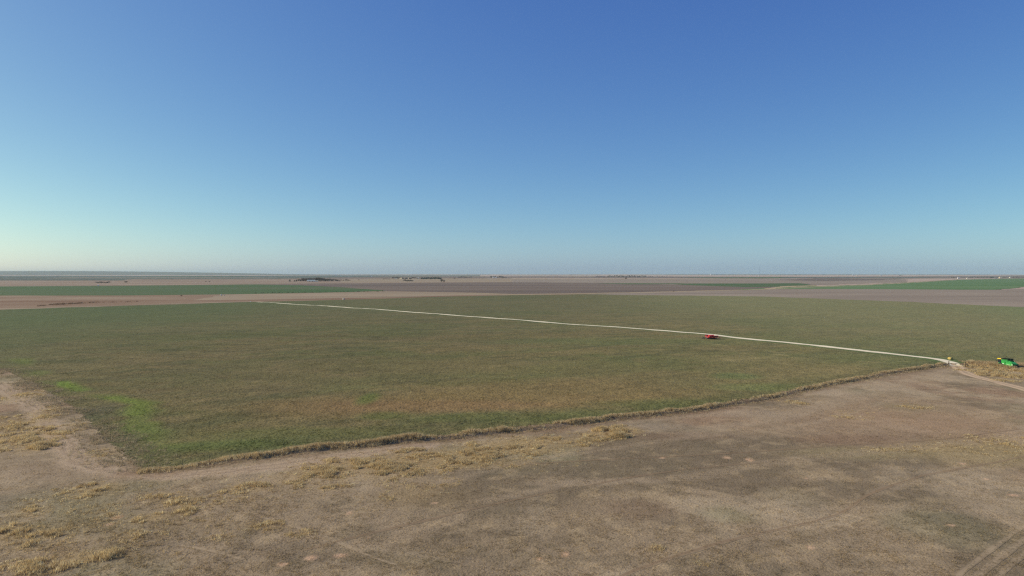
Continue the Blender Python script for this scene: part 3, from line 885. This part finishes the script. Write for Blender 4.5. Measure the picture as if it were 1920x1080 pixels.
# ------------------------------------------------------------------ the folded disc harrow by the road
hx, hy = G(1334.5, 635.2)
harrow = thing('disc_harrow', 'red folded disc harrow standing on the wheat beside the pale road', 'disc harrow', (hx, hy + .5, zat(hx, hy)), R(8))
k = Kit()
for y in (-1.5, 1.5):
    k.box((0, y, 1.0), (5.6, .4, .3))
for x in (-2.7, -.9, .9, 2.7):
    k.box((x, 0, 1.012), (.34, 3.2, .3))
k.box((0, 0, 1.3), (4.6, .5, .3))
k.done('frame', P_RED, harrow)
for s in (-1, 1):
    w = bpy.data.objects.new('wing', None)
    k = Kit()
    for x in (-2.2, -.7, .8, 2.2):
        k.box((x, s * 2.1, 1.55), (.34, 1.5, .24), Matrix.Rotation(s * .45, 3, 'X'))
    k.box((0, s * 1.62, 1.3), (5.0, .4, .24)).box((.1, s * 2.7, 1.9), (5.2, .5, .3))
    w = k.done('wing', P_RED, harrow)
    k = Kit()
    for i in range(16):
        x = -2.4 + i * .32
        k.lathe([(-.02, .02), (-.015, .3), (.02, .3), (.03, .02)], 14, 'X', (x, s * 2.75, 1.55))
    k.bar((-2.6, s * 2.75, 1.55), (2.6, s * 2.75, 1.55), .05)
    k.done('disc_gang', P_STEEL, w)
for i, y in enumerate((-1.0, 1.0)):
    k = Kit()
    for j in range(18):
        x = -2.5 + j * .29
        k.lathe([(-.02, .02), (-.015, .3), (.02, .3), (.03, .02)], 14, 'X', (x, y + .12 * (j - 9) * (.3 if i else -.3), .32))
    k.bar((-2.7, y, .42), (2.7, y, .42), .06)
    for x in (-1.8, 0, 1.8):
        k.bar((x, y, .42), (x, y, .95), .06)
    k.done('disc_gang', P_STEEL, harrow)
k = Kit().box((4.2, 0, .85), (3.0, .22, .22)).bar((2.7, -1.2, .98), (4.6, -.05, .86), .09).bar((2.7, 1.2, .98), (4.6, .05, .86), .09)
k.box((5.75, 0, .8), (.35, .14, .16))
k.done('tongue', P_RED, harrow)
Kit().bar((4.9, .15, .1), (4.9, .15, 1.1), .06).done('jack', P_STEEL, harrow)
for (x, y) in ((-1.2, -.55), (-1.2, .55), (-1.95, -.55), (-1.95, .55)):
    wheel(harrow, (x + .6, y * 3.2, .42), .42, .3, P_BLACK, P_SIGN)
k = Kit().box((-3.9, 0, .95), (2.2, .2, .2)).box((-4.4, 0, .6), (.2, 3.6, .18))
for y in np.linspace(-1.7, 1.7, 9):
    k.bar((-4.4, float(y), .6), (-5.0, float(y), .08), .04, 6)
k.done('rear_leveller', P_STEEL, harrow)
Kit().box((-3.35, -1.55, 1.1), (.35, .05, .8)).done('warning_sign', P_SIGN, harrow)
k = Kit().box((-.9, -.2, 1.75), (1.3, .9, .7), bev=.08).bar((.3, -.6, 1.3), (1.9, -1.3, 1.7), .09, 10).bar((.3, .6, 1.3), (1.9, 1.3, 1.7), .09, 10)
k.done('hydraulic_cylinders', P_RED, harrow)

# ------------------------------------------------------------------ the car beyond the field
vx, vy = G(644, 561)
car = thing('car', 'small white car parked on the brown grass beyond the wheat field', 'car', (vx, vy, -.5), R(37))
prof = [(-2.3, .35), (-2.32, .95), (-2.1, 1.05), (-1.75, 1.62), (.3, 1.66), (1.05, 1.08), (2.15, .95), (2.32, .7), (2.3, .35)]
Kit().prism(prof, -.9, .9).done('body', P_WHITE, car)
for s in (-1, 1):
    a, b = sorted((s * .9, s * .915))
    Kit().prism([(-1.75, 1.08), (-1.55, 1.52), (.22, 1.54), (.82, 1.1)], a, b).done('side_window', P_GLASS, car)
Kit().prism([(.36, 1.62), (.42, 1.65), (1.1, 1.13), (1.04, 1.1)], -.78, .78).done('windscreen', P_GLASS, car)
Kit().prism([(-2.14, 1.1), (-2.18, 1.12), (-1.84, 1.58), (-1.8, 1.56)], -.76, .76).done('rear_window', P_GLASS, car)
for s in (-1, 1):
    for y in (-1.4, 1.45):
        wheel(car, (s * .84, y, .33), .33, .2, P_BLACK, P_SILVER)
    Kit().box((s * .68, 2.3, .72), (.3, .08, .14)).done('headlight', P_SIGN, car)
    Kit().box((s * .72, -2.32, .82), (.22, .06, .2)).done('tail_light', P_RED, car)

# ------------------------------------------------------------------ bale, gate posts, fence
M_HAY = mat('hay', alb((172, 150, 92)), .95, var=.3, vscale=8, bump=.8, bscale=14, bdist=.06)
bx, by = G(1782, 675)
bale = Kit().lathe([(-.74, .2), (-.75, .66), (-.68, .78), (-.2, .82), (.2, .81), (.68, .78), (.75, .66), (.74, .2)], 32).done('hay_bale', M_HAY, smooth=True)
bale.location, bale.rotation_euler = (bx, by, zat(bx, by) + .46), (0, 0, R(20))
bale.scale = (1.0, .95, .68)
tag(bale, 'slumped round yellow hay bale lying at the field entrance by the road', 'hay bale')

M_WOOD = mat('weathered_wood', alb((92, 78, 66)), .9, var=.3, vscale=6, bump=.5, bscale=9)


def corner_post(u, v, label, brace):
    x, y = G(u, v)
    t = thing('gate_post', label, 'post', (x, y, zat(x, y)), 0)
    Kit().lathe([(-.3, .16), (.2, .17), (1.7, .15), (1.95, .14), (2.0, .1)], 14, 'Z').done('post', M_WOOD, t)
    Kit().bar((brace[0], brace[1], -.1), (0, 0, 1.35), .1, 10).done('brace', M_WOOD, t)


corner_post(1779, 686, 'dark wooden gate post at the end of the grass row', (-2.0, -1.2))
corner_post(1810, 687, 'dark wooden gate post standing alone right of the dirt track', (2.0, -.4))


def wire_fence(poly, label, step):
    seg = np.hypot(*(poly[1:] - poly[:-1]).T)
    s = np.concatenate([[0], np.cumsum(seg)])
    ts = np.arange(2.5, s[-1] - 1, step)
    P = [(float(np.interp(t, s, poly[:, 0])), float(np.interp(t, s, poly[:, 1]))) for t in ts]
    x0, y0 = P[0]
    f = thing('wire_fence', label, 'fence', (x0, y0, zat(x0, y0)))
    k = Kit()
    k.box((0, 0, .72), (.05, .012, 1.5)).box((0, .022, .72), (.012, .032, 1.5)).box((0, .0, .25), (.14, .01, .2))
    proto = k.done('post', P_STEEL, f)
    for i, (x, y) in enumerate(P):
        o = proto if i == 0 else proto.copy()
        if i:
            sc.collection.objects.link(o)
            o.parent = f
        o.location = (x - x0, y - y0, zat(x, y) - zat(x0, y0) + rnd.uniform(-.08, .05))
        o.rotation_euler = (rnd.uniform(-.06, .06), rnd.uniform(-.06, .06), .5)
    for z in (.4, .65, .9, 1.15, 1.35):
        k = Kit()
        for (ax, ay), (bx_, by_) in zip(P[:-1], P[1:]):
            k.bar((ax - x0, ay - y0 + .03, zat(ax, ay) - zat(x0, y0) + z), (bx_ - x0, by_ - y0 + .03, zat(bx_, by_) - zat(x0, y0) + z), .004, 4)
        k.done('wire', P_STEEL, f)


wire_fence(ROW + np.array([-.25, .4]), 'barbed wire fence on thin steel posts in the long grass row', 4.6)
wire_fence(ROW_R[:4] + np.array([.4, .6]), 'short barbed wire fence running right from the track past the combine', 5.0)


# ------------------------------------------------------------------ trees
M_BARK = mat('grey_bark', (.11, .085, .07), .9, var=.3, vscale=3)
M_TWIG = mat_grass('bare_twigs', .15)


def tree_proto(kind, h, seed):
    """(trunk mesh, crown mesh): limbs tapering into sprays of twigs or needles"""
    q = np.random.default_rng(seed)
    k = Kit()
    sp = {'bare': .42, 'cedar': .24, 'scrub': .6}[kind] * h
    th = h * {'bare': .45, 'cedar': .9, 'scrub': .4}[kind]
    k.bar((0, 0, -.6), (0, 0, th * .5), h * .03, 7, h * .024).bar((0, 0, th * .5), (.02 * h, 0, th), h * .024, 7, h * .012)
    tips = []
    for i in range(9):
        a = i * 2.4 + q.random()
        z0 = th * (.35 + .65 * q.random())
        rr = sp * (.5 + .4 * q.random())
        tip = (rr * math.cos(a), rr * math.sin(a), min(h * .9, z0 + h * .3))
        k.bar((0, 0, z0), tip, h * .012, 5, h * .004)
        tips.append(tip)
    trunk = bpy.data.meshes.new('trunk')
    k.bm.to_mesh(trunk)
    k.bm.free()
    trunk.materials.append(M_BARK)
    n = {'bare': 420, 'cedar': 520, 'scrub': 300}[kind]
    P = q.normal(size=(n, 3))
    P /= np.linalg.norm(P, axis=1)[:, None]
    r = q.random(n) ** .4
    lump = .75 + .5 * vnoise(np.arctan2(P[:, 1], P[:, 0]) * 1.3 + 9, P[:, 2] * 2.2, 1, seed)
    if kind == 'cedar':
        z = q.random(n) ** 1.2
        w = np.sqrt(np.clip(1 - (2 * z - .75) ** 2 / 1.6, .02, 1)) * (1.12 - z * .75) * lump * 1.5 * r ** .5
        C = np.stack([P[:, 0] * sp * w, P[:, 1] * sp * w, h * (.05 + .93 * z)], 1)
    else:
        C = np.stack([P[:, 0] * r * sp * lump, P[:, 1] * r * sp * lump, h * (.57 if kind == 'bare' else .45) + P[:, 2] * r * h * .42 * lump], 1)
    s = h * {'bare': .055, 'cedar': .065, 'scrub': .07}[kind]
    d1, d2 = q.normal(size=(n, 3)), q.normal(size=(n, 3))
    d1 /= np.linalg.norm(d1, axis=1)[:, None]
    d2 /= np.linalg.norm(d2, axis=1)[:, None]
    ln = 2.2 if kind == 'bare' else 1.2
    v = np.stack([C - d1 * s * ln, C + d1 * s * ln, C + d2 * s * .9], 1)
    cols = {'bare': [(92, 78, 72), (112, 96, 86), (74, 64, 62)], 'cedar': [(50, 62, 50), (38, 50, 42), (64, 74, 56)], 'scrub': [(74, 68, 62), (90, 80, 68), (58, 60, 54)]}[kind]
    cc = np.array([alb(c) for c in cols])[q.integers(0, 3, n)]
    crown = np_mesh('crown', v.reshape(-1, 3), np.arange(n * 3).reshape(-1, 3), np.repeat(cc, 3, 0))
    crown.materials.append(M_TWIG)
    return trunk, crown


PROTO = {(kd, i): tree_proto(kd, 10.0, 40 + i + 10 * j) for j, kd in enumerate(('bare', 'cedar', 'scrub')) for i in range(3)}


def tree(u, v, h, kind, label, group=None, wide=1.0, name=None, cat='tree'):
    x, y = G(u, v)
    nm = name or {'bare': 'bare_tree', 'cedar': 'cedar_tree', 'scrub': 'shrub'}[kind]
    t = thing(nm, label, cat, (x, y, -.75), rnd.uniform(0, 6.28), group)
    s = h / 10.0
    t.scale = (s * wide, s * wide, s)
    tr, cr = PROTO[(kind, rnd.randrange(3))]
    for n, me in (('trunk', tr), ('crown', cr)):
        o = bpy.data.objects.new(n, me)
        sc.collection.objects.link(o)
        o.parent = t
    return t


def grove(n, u0, u1, v0, v1, h0, h1, kinds, label, group, shape=None, wide=1.2):
    for i in range(n):
        u = u0 + (u1 - u0) * (i + rnd.random()) / n
        f = shape(u) if shape else 1.0
        kd = rnd.choice(kinds)
        tree(u, rnd.uniform(v0, v1), rnd.uniform(h0, h1) * f, kd, label, group, wide * rnd.uniform(.85, 1.25), name='tree')


g = 'trees of the grove behind the long white barn'
grove(44, 558, 640, 525.6, 527.2, 9, 14, ['bare', 'bare', 'scrub'], 'dark tree in the grove behind the long white barn', g,
      lambda u: 1.0 * math.exp(-((u - 592) / 34) ** 2) + .3, 1.7)
tree(543.5, 527.4, 9, 'cedar', 'rounded dark tree standing alone at the open end of the barn grove', wide=1.6)
tree(552, 527.6, 7, 'cedar', 'smaller of two dark cedars just beside the barn grove', wide=1.5)
tree(555.5, 527.3, 9, 'cedar', 'taller of two dark cedars just beside the barn grove', wide=1.4)
grove(10, 640, 657, 525.4, 526.4, 4, 7, ['bare', 'scrub'], 'low bare tree in the thin tail of the barn grove', 'low trees in the tail of the barn grove')
tree(673, 525, 5, 'scrub', 'small round bush alone in the pale stubble', wide=1.4, name='bush', cat='bush')
g = 'dark conifers of the windbreak'
grove(34, 790, 828, 522.3, 523.4, 8, 13, ['cedar'], 'dark conifer in the dense windbreak beside the far houses', g)
g = 'bare trees among the far houses'
grove(22, 735, 790, 521.8, 523.6, 7, 13, ['bare', 'scrub'], 'bare grey tree among the far pale houses', g)
g = 'low bushes in the nearer thicket'
grove(12, 757, 774, 526.4, 527.4, 5, 9, ['scrub', 'bare'], 'grey bush in the thicket in front of the far houses', g)
grove(8, 718, 731, 523.2, 523.8, 4, 6, ['scrub'], 'low dark bush in the short row left of the far houses', 'short row of dark bushes')
tree(828, 528.4, 13, 'bare', 'wide bare tree standing alone below the windbreak', wide=1.1)
tree(832.5, 528.6, 10, 'bare', 'narrow bare tree next to the wide lone bare tree')
g = 'trees of the far hedgerow'
grove(16, 858, 884, 520.2, 520.8, 6, 11, ['bare', 'scrub'], 'small tree in the far hedgerow between the windbreak and the two white houses', g)
tree(852.5, 522.4, 9, 'scrub', 'round grey bush in front of the far hedgerow', wide=1.6, name='bush', cat='bush')
g = 'evergreens around the two white houses'
grove(10, 919, 943, 519.8, 520.7, 10, 17, ['cedar', 'cedar', 'bare'], 'evergreen beside the two small white farmhouses', g)
tree(905.5, 523.4, 5, 'scrub', 'single dark bush in the stubble in front of the white farmhouses', name='bush', cat='bush')
g = 'trees of the wide distant wood'
grove(50, 1138, 1212, 517.6, 519.4, 8, 14, ['bare', 'cedar', 'scrub', 'bare'], 'grey blue tree in the wide distant wood', g, None, 1.5)
grove(13, 1212, 1262, 517.8, 518.8, 6, 9, ['bare', 'scrub'], 'thin tree trailing off the wide distant wood', 'thin trees beside the distant wood', None, 1.3)
tree(1173.5, 523.4, 12, 'bare', 'lone dark tree on the stubble in front of the distant wood', wide=1.2)
g = 'trees of the long shelterbelt at the right farm'
grove(46, 1782, 1925, 520.0, 520.9, 4.5, 8, ['bare', 'scrub', 'cedar'], 'tree in the long dark shelterbelt behind the bright green field', g, None, 1.6)
grove(5, 1856, 1864, 520.6, 521.2, 7, 10, ['cedar'], 'dark evergreen clump in the shelterbelt beside the tan barn', 'evergreens beside the tan barn', None, 1.4)
grove(5, 1685, 1692, 516.6, 517.0, 9, 13, ['cedar', 'scrub'], 'tree of the small dark clump alone on the right horizon', 'small tree clump on the right horizon', None, 1.6)
g = 'scrub in the hollow'
grove(11, 180, 206, 529.0, 530.6, 3.5, 6, ['scrub'], 'dark scrub bush in the hollow beyond the green strip', g, None, 2.0)
tree(236, 529.8, 9, 'scrub', 'tallest bush beside the hollow beyond the green strip', wide=1.4, name='bush', cat='bush')
tree(386, 528.6, 5, 'scrub', 'left one of two round bushes on the brown strip', wide=1.3, name='bush', cat='bush')
tree(393, 528.2, 5, 'scrub', 'right one of two round bushes on the brown strip', wide=1.5, name='bush', cat='bush')
for i in range(34):
    u = 478 + 245 * (i + rnd.random() * .9) / 34
    tree(u, 549.2 - (u - 480) * .0145 + rnd.uniform(-.15, .15), rnd.uniform(1.0, 2.0), 'scrub', 'tiny dark shrub on the edge between green wheat and pale stubble',
         'row of shrubs along the green field edge', 1.8, 'shrub', 'shrub')
tree(1263, 546.4, 2.4, 'scrub', 'single dark shrub at the pale path across the soil', wide=1.3, name='shrub', cat='shrub')
tree(340, 554.6, 2.6, 'scrub', 'lone shrub where the green strip meets the red grass', wide=1.2, name='shrub', cat='shrub')


def treeline(u0, u1, v, n, h, label, hmin=.4):
    """a far wood that reads as one mass"""
    xs_, hs_ = [], []
    V, C = [], []
    pal = [alb(c) for c in ((76, 76, 78), (62, 70, 66), (92, 84, 82))]
    for i in range(n):
        u = u0 + (u1 - u0) * rng.random()
        x, y = G(u, v + rng.uniform(-.2, .2))
        k = h * (hmin + (1 - hmin) * fbm(np.array([u]), np.array([0.]), (u1 - u0) / 7, 3, 3)[0] * 1.3)
        for j in range(5):
            c = np.array([x + rng.normal() * k, y + rng.normal() * k * 2, rng.random() * k - .8])
            e = rng.normal(size=(3, 3)) * k * .35
            V.append(c + e)
            C.append(pal[rng.integers(0, 3)])
    V, C = np.array(V), np.array(C)
    o = link('treeline', np_mesh('treeline', V.reshape(-1, 3), np.arange(len(V) * 3).reshape(-1, 3), np.repeat(C, 3, 0)), M_TWIG)
    tag(o, label, 'treeline', None, 'stuff')


treeline(245, 300, 514.4, 160, 13, 'low wood on the foot of the distant rise')
treeline(325, 470, 514.9, 400, 15, 'wide line of trees along the left horizon')
treeline(500, 900, 515.0, 700, 10, 'thin tree line along the middle horizon')
treeline(1338, 1500, 515.8, 400, 9, 'dark tree line on the horizon around the tall mast')
treeline(1500, 1602, 515.4, 300, 10, 'dark tree line on the horizon left of the white sheds')
treeline(40, 72, 515.4, 90, 9, 'short dark wood line on the far left plain')
# dark scrub on the banks of the dry creek left of the field
xs, ys = [], []
for (ua, va, ub, vb, n) in ((70, 573.0, 130, 570.8, 40), (95, 571.2, 150, 568.2, 90), (130, 569.2, 185, 566.4, 70), (190, 567, 260, 565.6, 22)):
    for i in range(n):
        t = rng.random()
        p = G(ua + (ub - ua) * t, va + (vb - va) * t + rng.normal() * .5)
        xs.append(p[0])
        ys.append(p[1])
xs, ys = np.array(xs), np.array(ys)
blades('scrub', xs, ys, .4 + .9 * rng.random(len(xs)) ** 2, pick(len(xs), [(98, 82, 72), (118, 96, 80), (84, 76, 68)], [3, 2, 2]), 8, .4, 1.8, 'dark scrub on the bank of the dry creek', cat='scrub')


# ------------------------------------------------------------------ far buildings
P_ROOF = mat('grey_sheet_roof', alb((176, 184, 190)), .5, var=.08, vscale=.4)
P_TAN = mat('tan_sheet', alb((214, 196, 168)), .6, var=.06, vscale=.4)
P_DARKROOF = mat('dark_shingles', alb((92, 86, 84)), .8, var=.15, vscale=.8)
P_RUST = mat('rusty_sheet', alb((124, 88, 76)), .8, var=.2, vscale=.5)
P_PALE = mat('pale_boards', alb((206, 202, 192)), .7, var=.05, vscale=.5)


def building(name, label, cat, u, v, w, l, h, rz, wall_m, roof_m, rise=.35, doors=1, windows=2, group=None, tilt=None):
    """a gabled building: w across the gable, l along the ridge"""
    x, y = G(u, v)
    b = thing(name, label, cat, (x, y, -.8), rz, group)
    e = h * rise
    Kit().prism([(-w / 2, 0), (w / 2, 0), (w / 2, h), (0, h + e), (-w / 2, h)], -l / 2, l / 2).done('wall', wall_m, b)
    k = Kit()
    th, ov = .12, .35
    sl = e / (w / 2)
    for s in (-1, 1):
        k.prism([(0, h + e + .02), (0, h + e + .02 + th), (s * (w / 2 + ov), h - sl * ov + .02 + th), (s * (w / 2 + ov), h - sl * ov + .02)], -l / 2 - ov, l / 2 + ov)
    k.done('roof', roof_m, b)
    for i in range(doors):
        q = -l * .2 + i * l * .35
        Kit().box((q, -w / 2 - .03, h * .34), (min(4.0, l * .16), .08, h * .68)).done('door', P_STEEL if h > 4 else P_RUST, b)
    for i in range(windows):
        q = l * (.1 + .28 * i)
        Kit().box((q, -w / 2 - .03, h * .6), (min(1.6, l * .1), .08, h * .25)).done('window', P_GLASS, b)
    return b


building('barn', 'long low white barn with a grey roof in front of the dark grove', 'barn', 583.5, 527.5, 14, 36, 4.6, R(14), P_PALE, P_ROOF, .55, 2, 1)
building('shed', 'small white shed at the right end of the long barn', 'shed', 594, 527.6, 7, 11, 3.2, R(8), P_PALE, P_PALE, .3, 1, 0)
building('shed', 'white shed in front of the right half of the barn grove', 'shed', 615.5, 526.7, 6, 14, 3, R(0), P_PALE, P_PALE, .3, 1, 0)
building('house', 'leftmost pale house among the bare trees of the far hamlet', 'house', 742, 522.8, 9, 12, 4.5, R(10), P_PALE, P_PALE, .4)
building('house', 'pale house with a wide gable between two tree clumps of the far hamlet', 'house', 752, 522.8, 11, 16, 4.5, R(-20), P_TAN, P_TAN, .5)
building('house', 'pale tan house in the middle of the far hamlet', 'house', 762.5, 522.9, 9, 13, 5, R(0), P_PALE, P_TAN, .4)
building('house', 'pale house with a pinkish roof beside the dark windbreak', 'house', 768, 522.6, 9, 14, 5, R(30), P_TAN, P_TAN, .5)
building('house', 'small white house half hidden by the dark windbreak', 'house', 784, 522.4, 9, 14, 5, R(0), P_PALE, P_ROOF, .4)
building('house', 'bright white house alone beside dark bushes on the middle plain', 'house', 697, 519.4, 10, 12, 6, R(0), P_WHITE, P_WHITE, .4)
building('farmhouse', 'left white farmhouse beside the tall dark evergreens', 'house', 925.5, 520.9, 9, 14, 5.5, R(15), P_WHITE, P_WHITE, .5)
building('farmhouse', 'right white farmhouse beside the tall dark evergreens', 'house', 930, 520.9, 8, 10, 5, R(15), P_WHITE, P_ROOF, .5)
building('shed', 'long low rusty shed right of the white farmhouses', 'shed', 946.5, 520.4, 9, 34, 4, R(0), P_RUST, P_DARKROOF, .3)
building('shed', 'long dark shed at the left end of the distant wood', 'shed', 1126, 518.9, 12, 100, 5, R(0), P_RUST, P_DARKROOF, .3, 2, 1)
building('house', 'white house alone on the plain right of the white farmhouses', 'house', 977, 517.8, 12, 26, 6, R(0), P_PALE, P_PALE, .4)
building('house', 'white house in the far cluster on the red brown strip', 'house', 630, 516.8, 12, 28, 7, R(0), P_WHITE, P_WHITE, .4)
building('house', 'pale house at the right of the cluster on the red brown strip', 'house', 639.5, 517.0, 12, 26, 6, R(0), P_PALE, P_ROOF, .4)
building('shed', 'tiny white shed on the horizon above the long barn', 'shed', 586.5, 514.9, 18, 34, 13, R(0), P_WHITE, P_WHITE, .3)
building('shed', 'left one of two white sheds beside the right horizon tree line', 'shed', 1600, 516.3, 14, 36, 10, R(0), P_WHITE, P_WHITE, .4)
building('shed', 'right one of two white sheds beside the right horizon tree line', 'shed', 1607.5, 516.4, 12, 24, 7, R(0), P_PALE, P_PALE, .4)
building('shed', 'single white shed on the bare part of the right horizon', 'shed', 1652, 516.6, 14, 34, 10, R(0), P_WHITE, P_WHITE, .4)
building('shed', 'bright white shed at the left end of the long shelterbelt', 'shed', 1797, 522.3, 8, 12, 6, R(0), P_WHITE, P_WHITE, .5)
building('shed', 'small white shed right of the shelterbelt end', 'shed', 1813.5, 522.3, 6, 8, 4, R(0), P_PALE, P_PALE, .4)
building('barn', 'tan barn standing in front of the long shelterbelt', 'barn', 1876, 521.3, 10, 20, 6, R(0), P_TAN, P_TAN, .4)
building('barn', 'low grey roofed barn left of the tan barn', 'barn', 1867, 521.8, 9, 16, 3, R(0), P_DARKROOF, P_ROOF, .4)
building('shed', 'small white shed right of the tan barn', 'shed', 1894, 521.0, 8, 12, 5, R(0), P_PALE, P_PALE, .4)
building('shed', 'tiny white shed at the top edge of the green strip', 'shed', 184, 535.4, 2.5, 4, 2.4, R(0), P_WHITE, P_WHITE, .3, 1, 0)
building('shed', 'white shed among the dark trees of the left horizon', 'shed', 371, 515.2, 16, 50, 9, R(0), P_PALE, P_PALE, .3)
building('shed', 'white building at the right end of the left horizon tree line', 'shed', 446, 515.2, 16, 60, 9, R(0), P_PALE, P_PALE, .3)
building('shed', 'small white building under the mast on the horizon', 'shed', 1423, 517.6, 10, 16, 7, R(0), P_WHITE, P_PALE, .3)

# stock tanks
for (u, v, r, lab) in ((415, 553.6, 1.3, 'left one of two white stock tanks on the brown grass'), (420.5, 553.8, .9, 'right one of two white stock tanks on the brown grass'),
                       (470, 565.2, .7, 'small white stock tank at the far corner of the wheat field')):
    x, y = G(u, v)
    t = thing('stock_tank', lab, 'tank', (x, y, -.55))
    Kit().lathe([(0, r), (r * 1.1, r), (r * 1.25, r * .8), (r * 1.4, r * .3)], 20, 'Z').done('tank', P_WHITE, t, smooth=True)
    Kit().lathe([(r * 1.4, r * .25), (r * 1.48, r * .25)], 12, 'Z').done('lid', P_STEEL, t)

# grain elevator
x, y = G(1333.5, 516.2)
t = thing('grain_elevator', 'white grain elevator tower on the horizon left of the mast', 'grain elevator', (x, y, -.8))
k = Kit()
for i in range(2):
    k.lathe([(0, 5.5), (22, 5.5), (25, 1.0)], 20, 'Z', (i * 11 - 5, 0, 0))
k.done('silo', P_WHITE, t)
Kit().box((0, 0, 26), (8, 6, 6)).box((0, 0, 12), (3, 13, 24)).done('headhouse', P_PALE, t)

# lattice mast
x, y = G(1424.5, 518.6)
y, x = 7400.0, (1424.5 - 960) / FPX * 7400.0
t = thing('radio_mast', 'tall thin lattice radio mast on the right horizon', 'mast', (x, y, -.8))
H, s = 108.0, .85
k = Kit()
pts = [(s * math.cos(a), s * math.sin(a)) for a in (0.5, 2.59, 4.69)]
for px_, py_ in pts:
    k.bar((px_, py_, 0), (px_, py_, H), .14, 5)
z = 0.0
while z < H - 3:
    for i in range(3):
        a, b = pts[i], pts[(i + 1) % 3]
        k.bar((*a, z), (*b, z + 3), .06, 4).bar((*a, z + 3), (*b, z + 3), .06, 4)
    z += 3
k.done('lattice', P_STEEL, t)
for a in (0.4, 2.5, 4.6):
    k = Kit()
    for hh in (40, 75, 104):
        k.bar((0, 0, hh), (45 * math.cos(a), 45 * math.sin(a), 0), .03, 4)
    k.done('guy_wire', P_STEEL, t)
Kit().bar((0, 0, H), (0, 0, H + 6), .1, 6).done('aerial', P_STEEL, t)

# ------------------------------------------------------------------ the air
hz = Kit().box((0, 0, 59.5), (52000, 52000, 123.0))
m = bpy.data.materials.new('thin_haze')
m.use_nodes = True
nt = m.node_tree
nt.nodes.remove(nt.nodes['Principled BSDF'])
pv = nt.nodes.new('ShaderNodeVolumePrincipled')
pv.inputs['Color'].default_value = (.72, .93, .95, 1)
pv.inputs['Density'].default_value = 2.8e-5
nt.links.new(pv.outputs[0], [n for n in nt.nodes if n.type == 'OUTPUT_MATERIAL'][0].inputs['Volume'])
haze = hz.done('haze', m)
tag(haze, 'thin pale blue haze over the whole plain', 'haze', None, 'stuff')
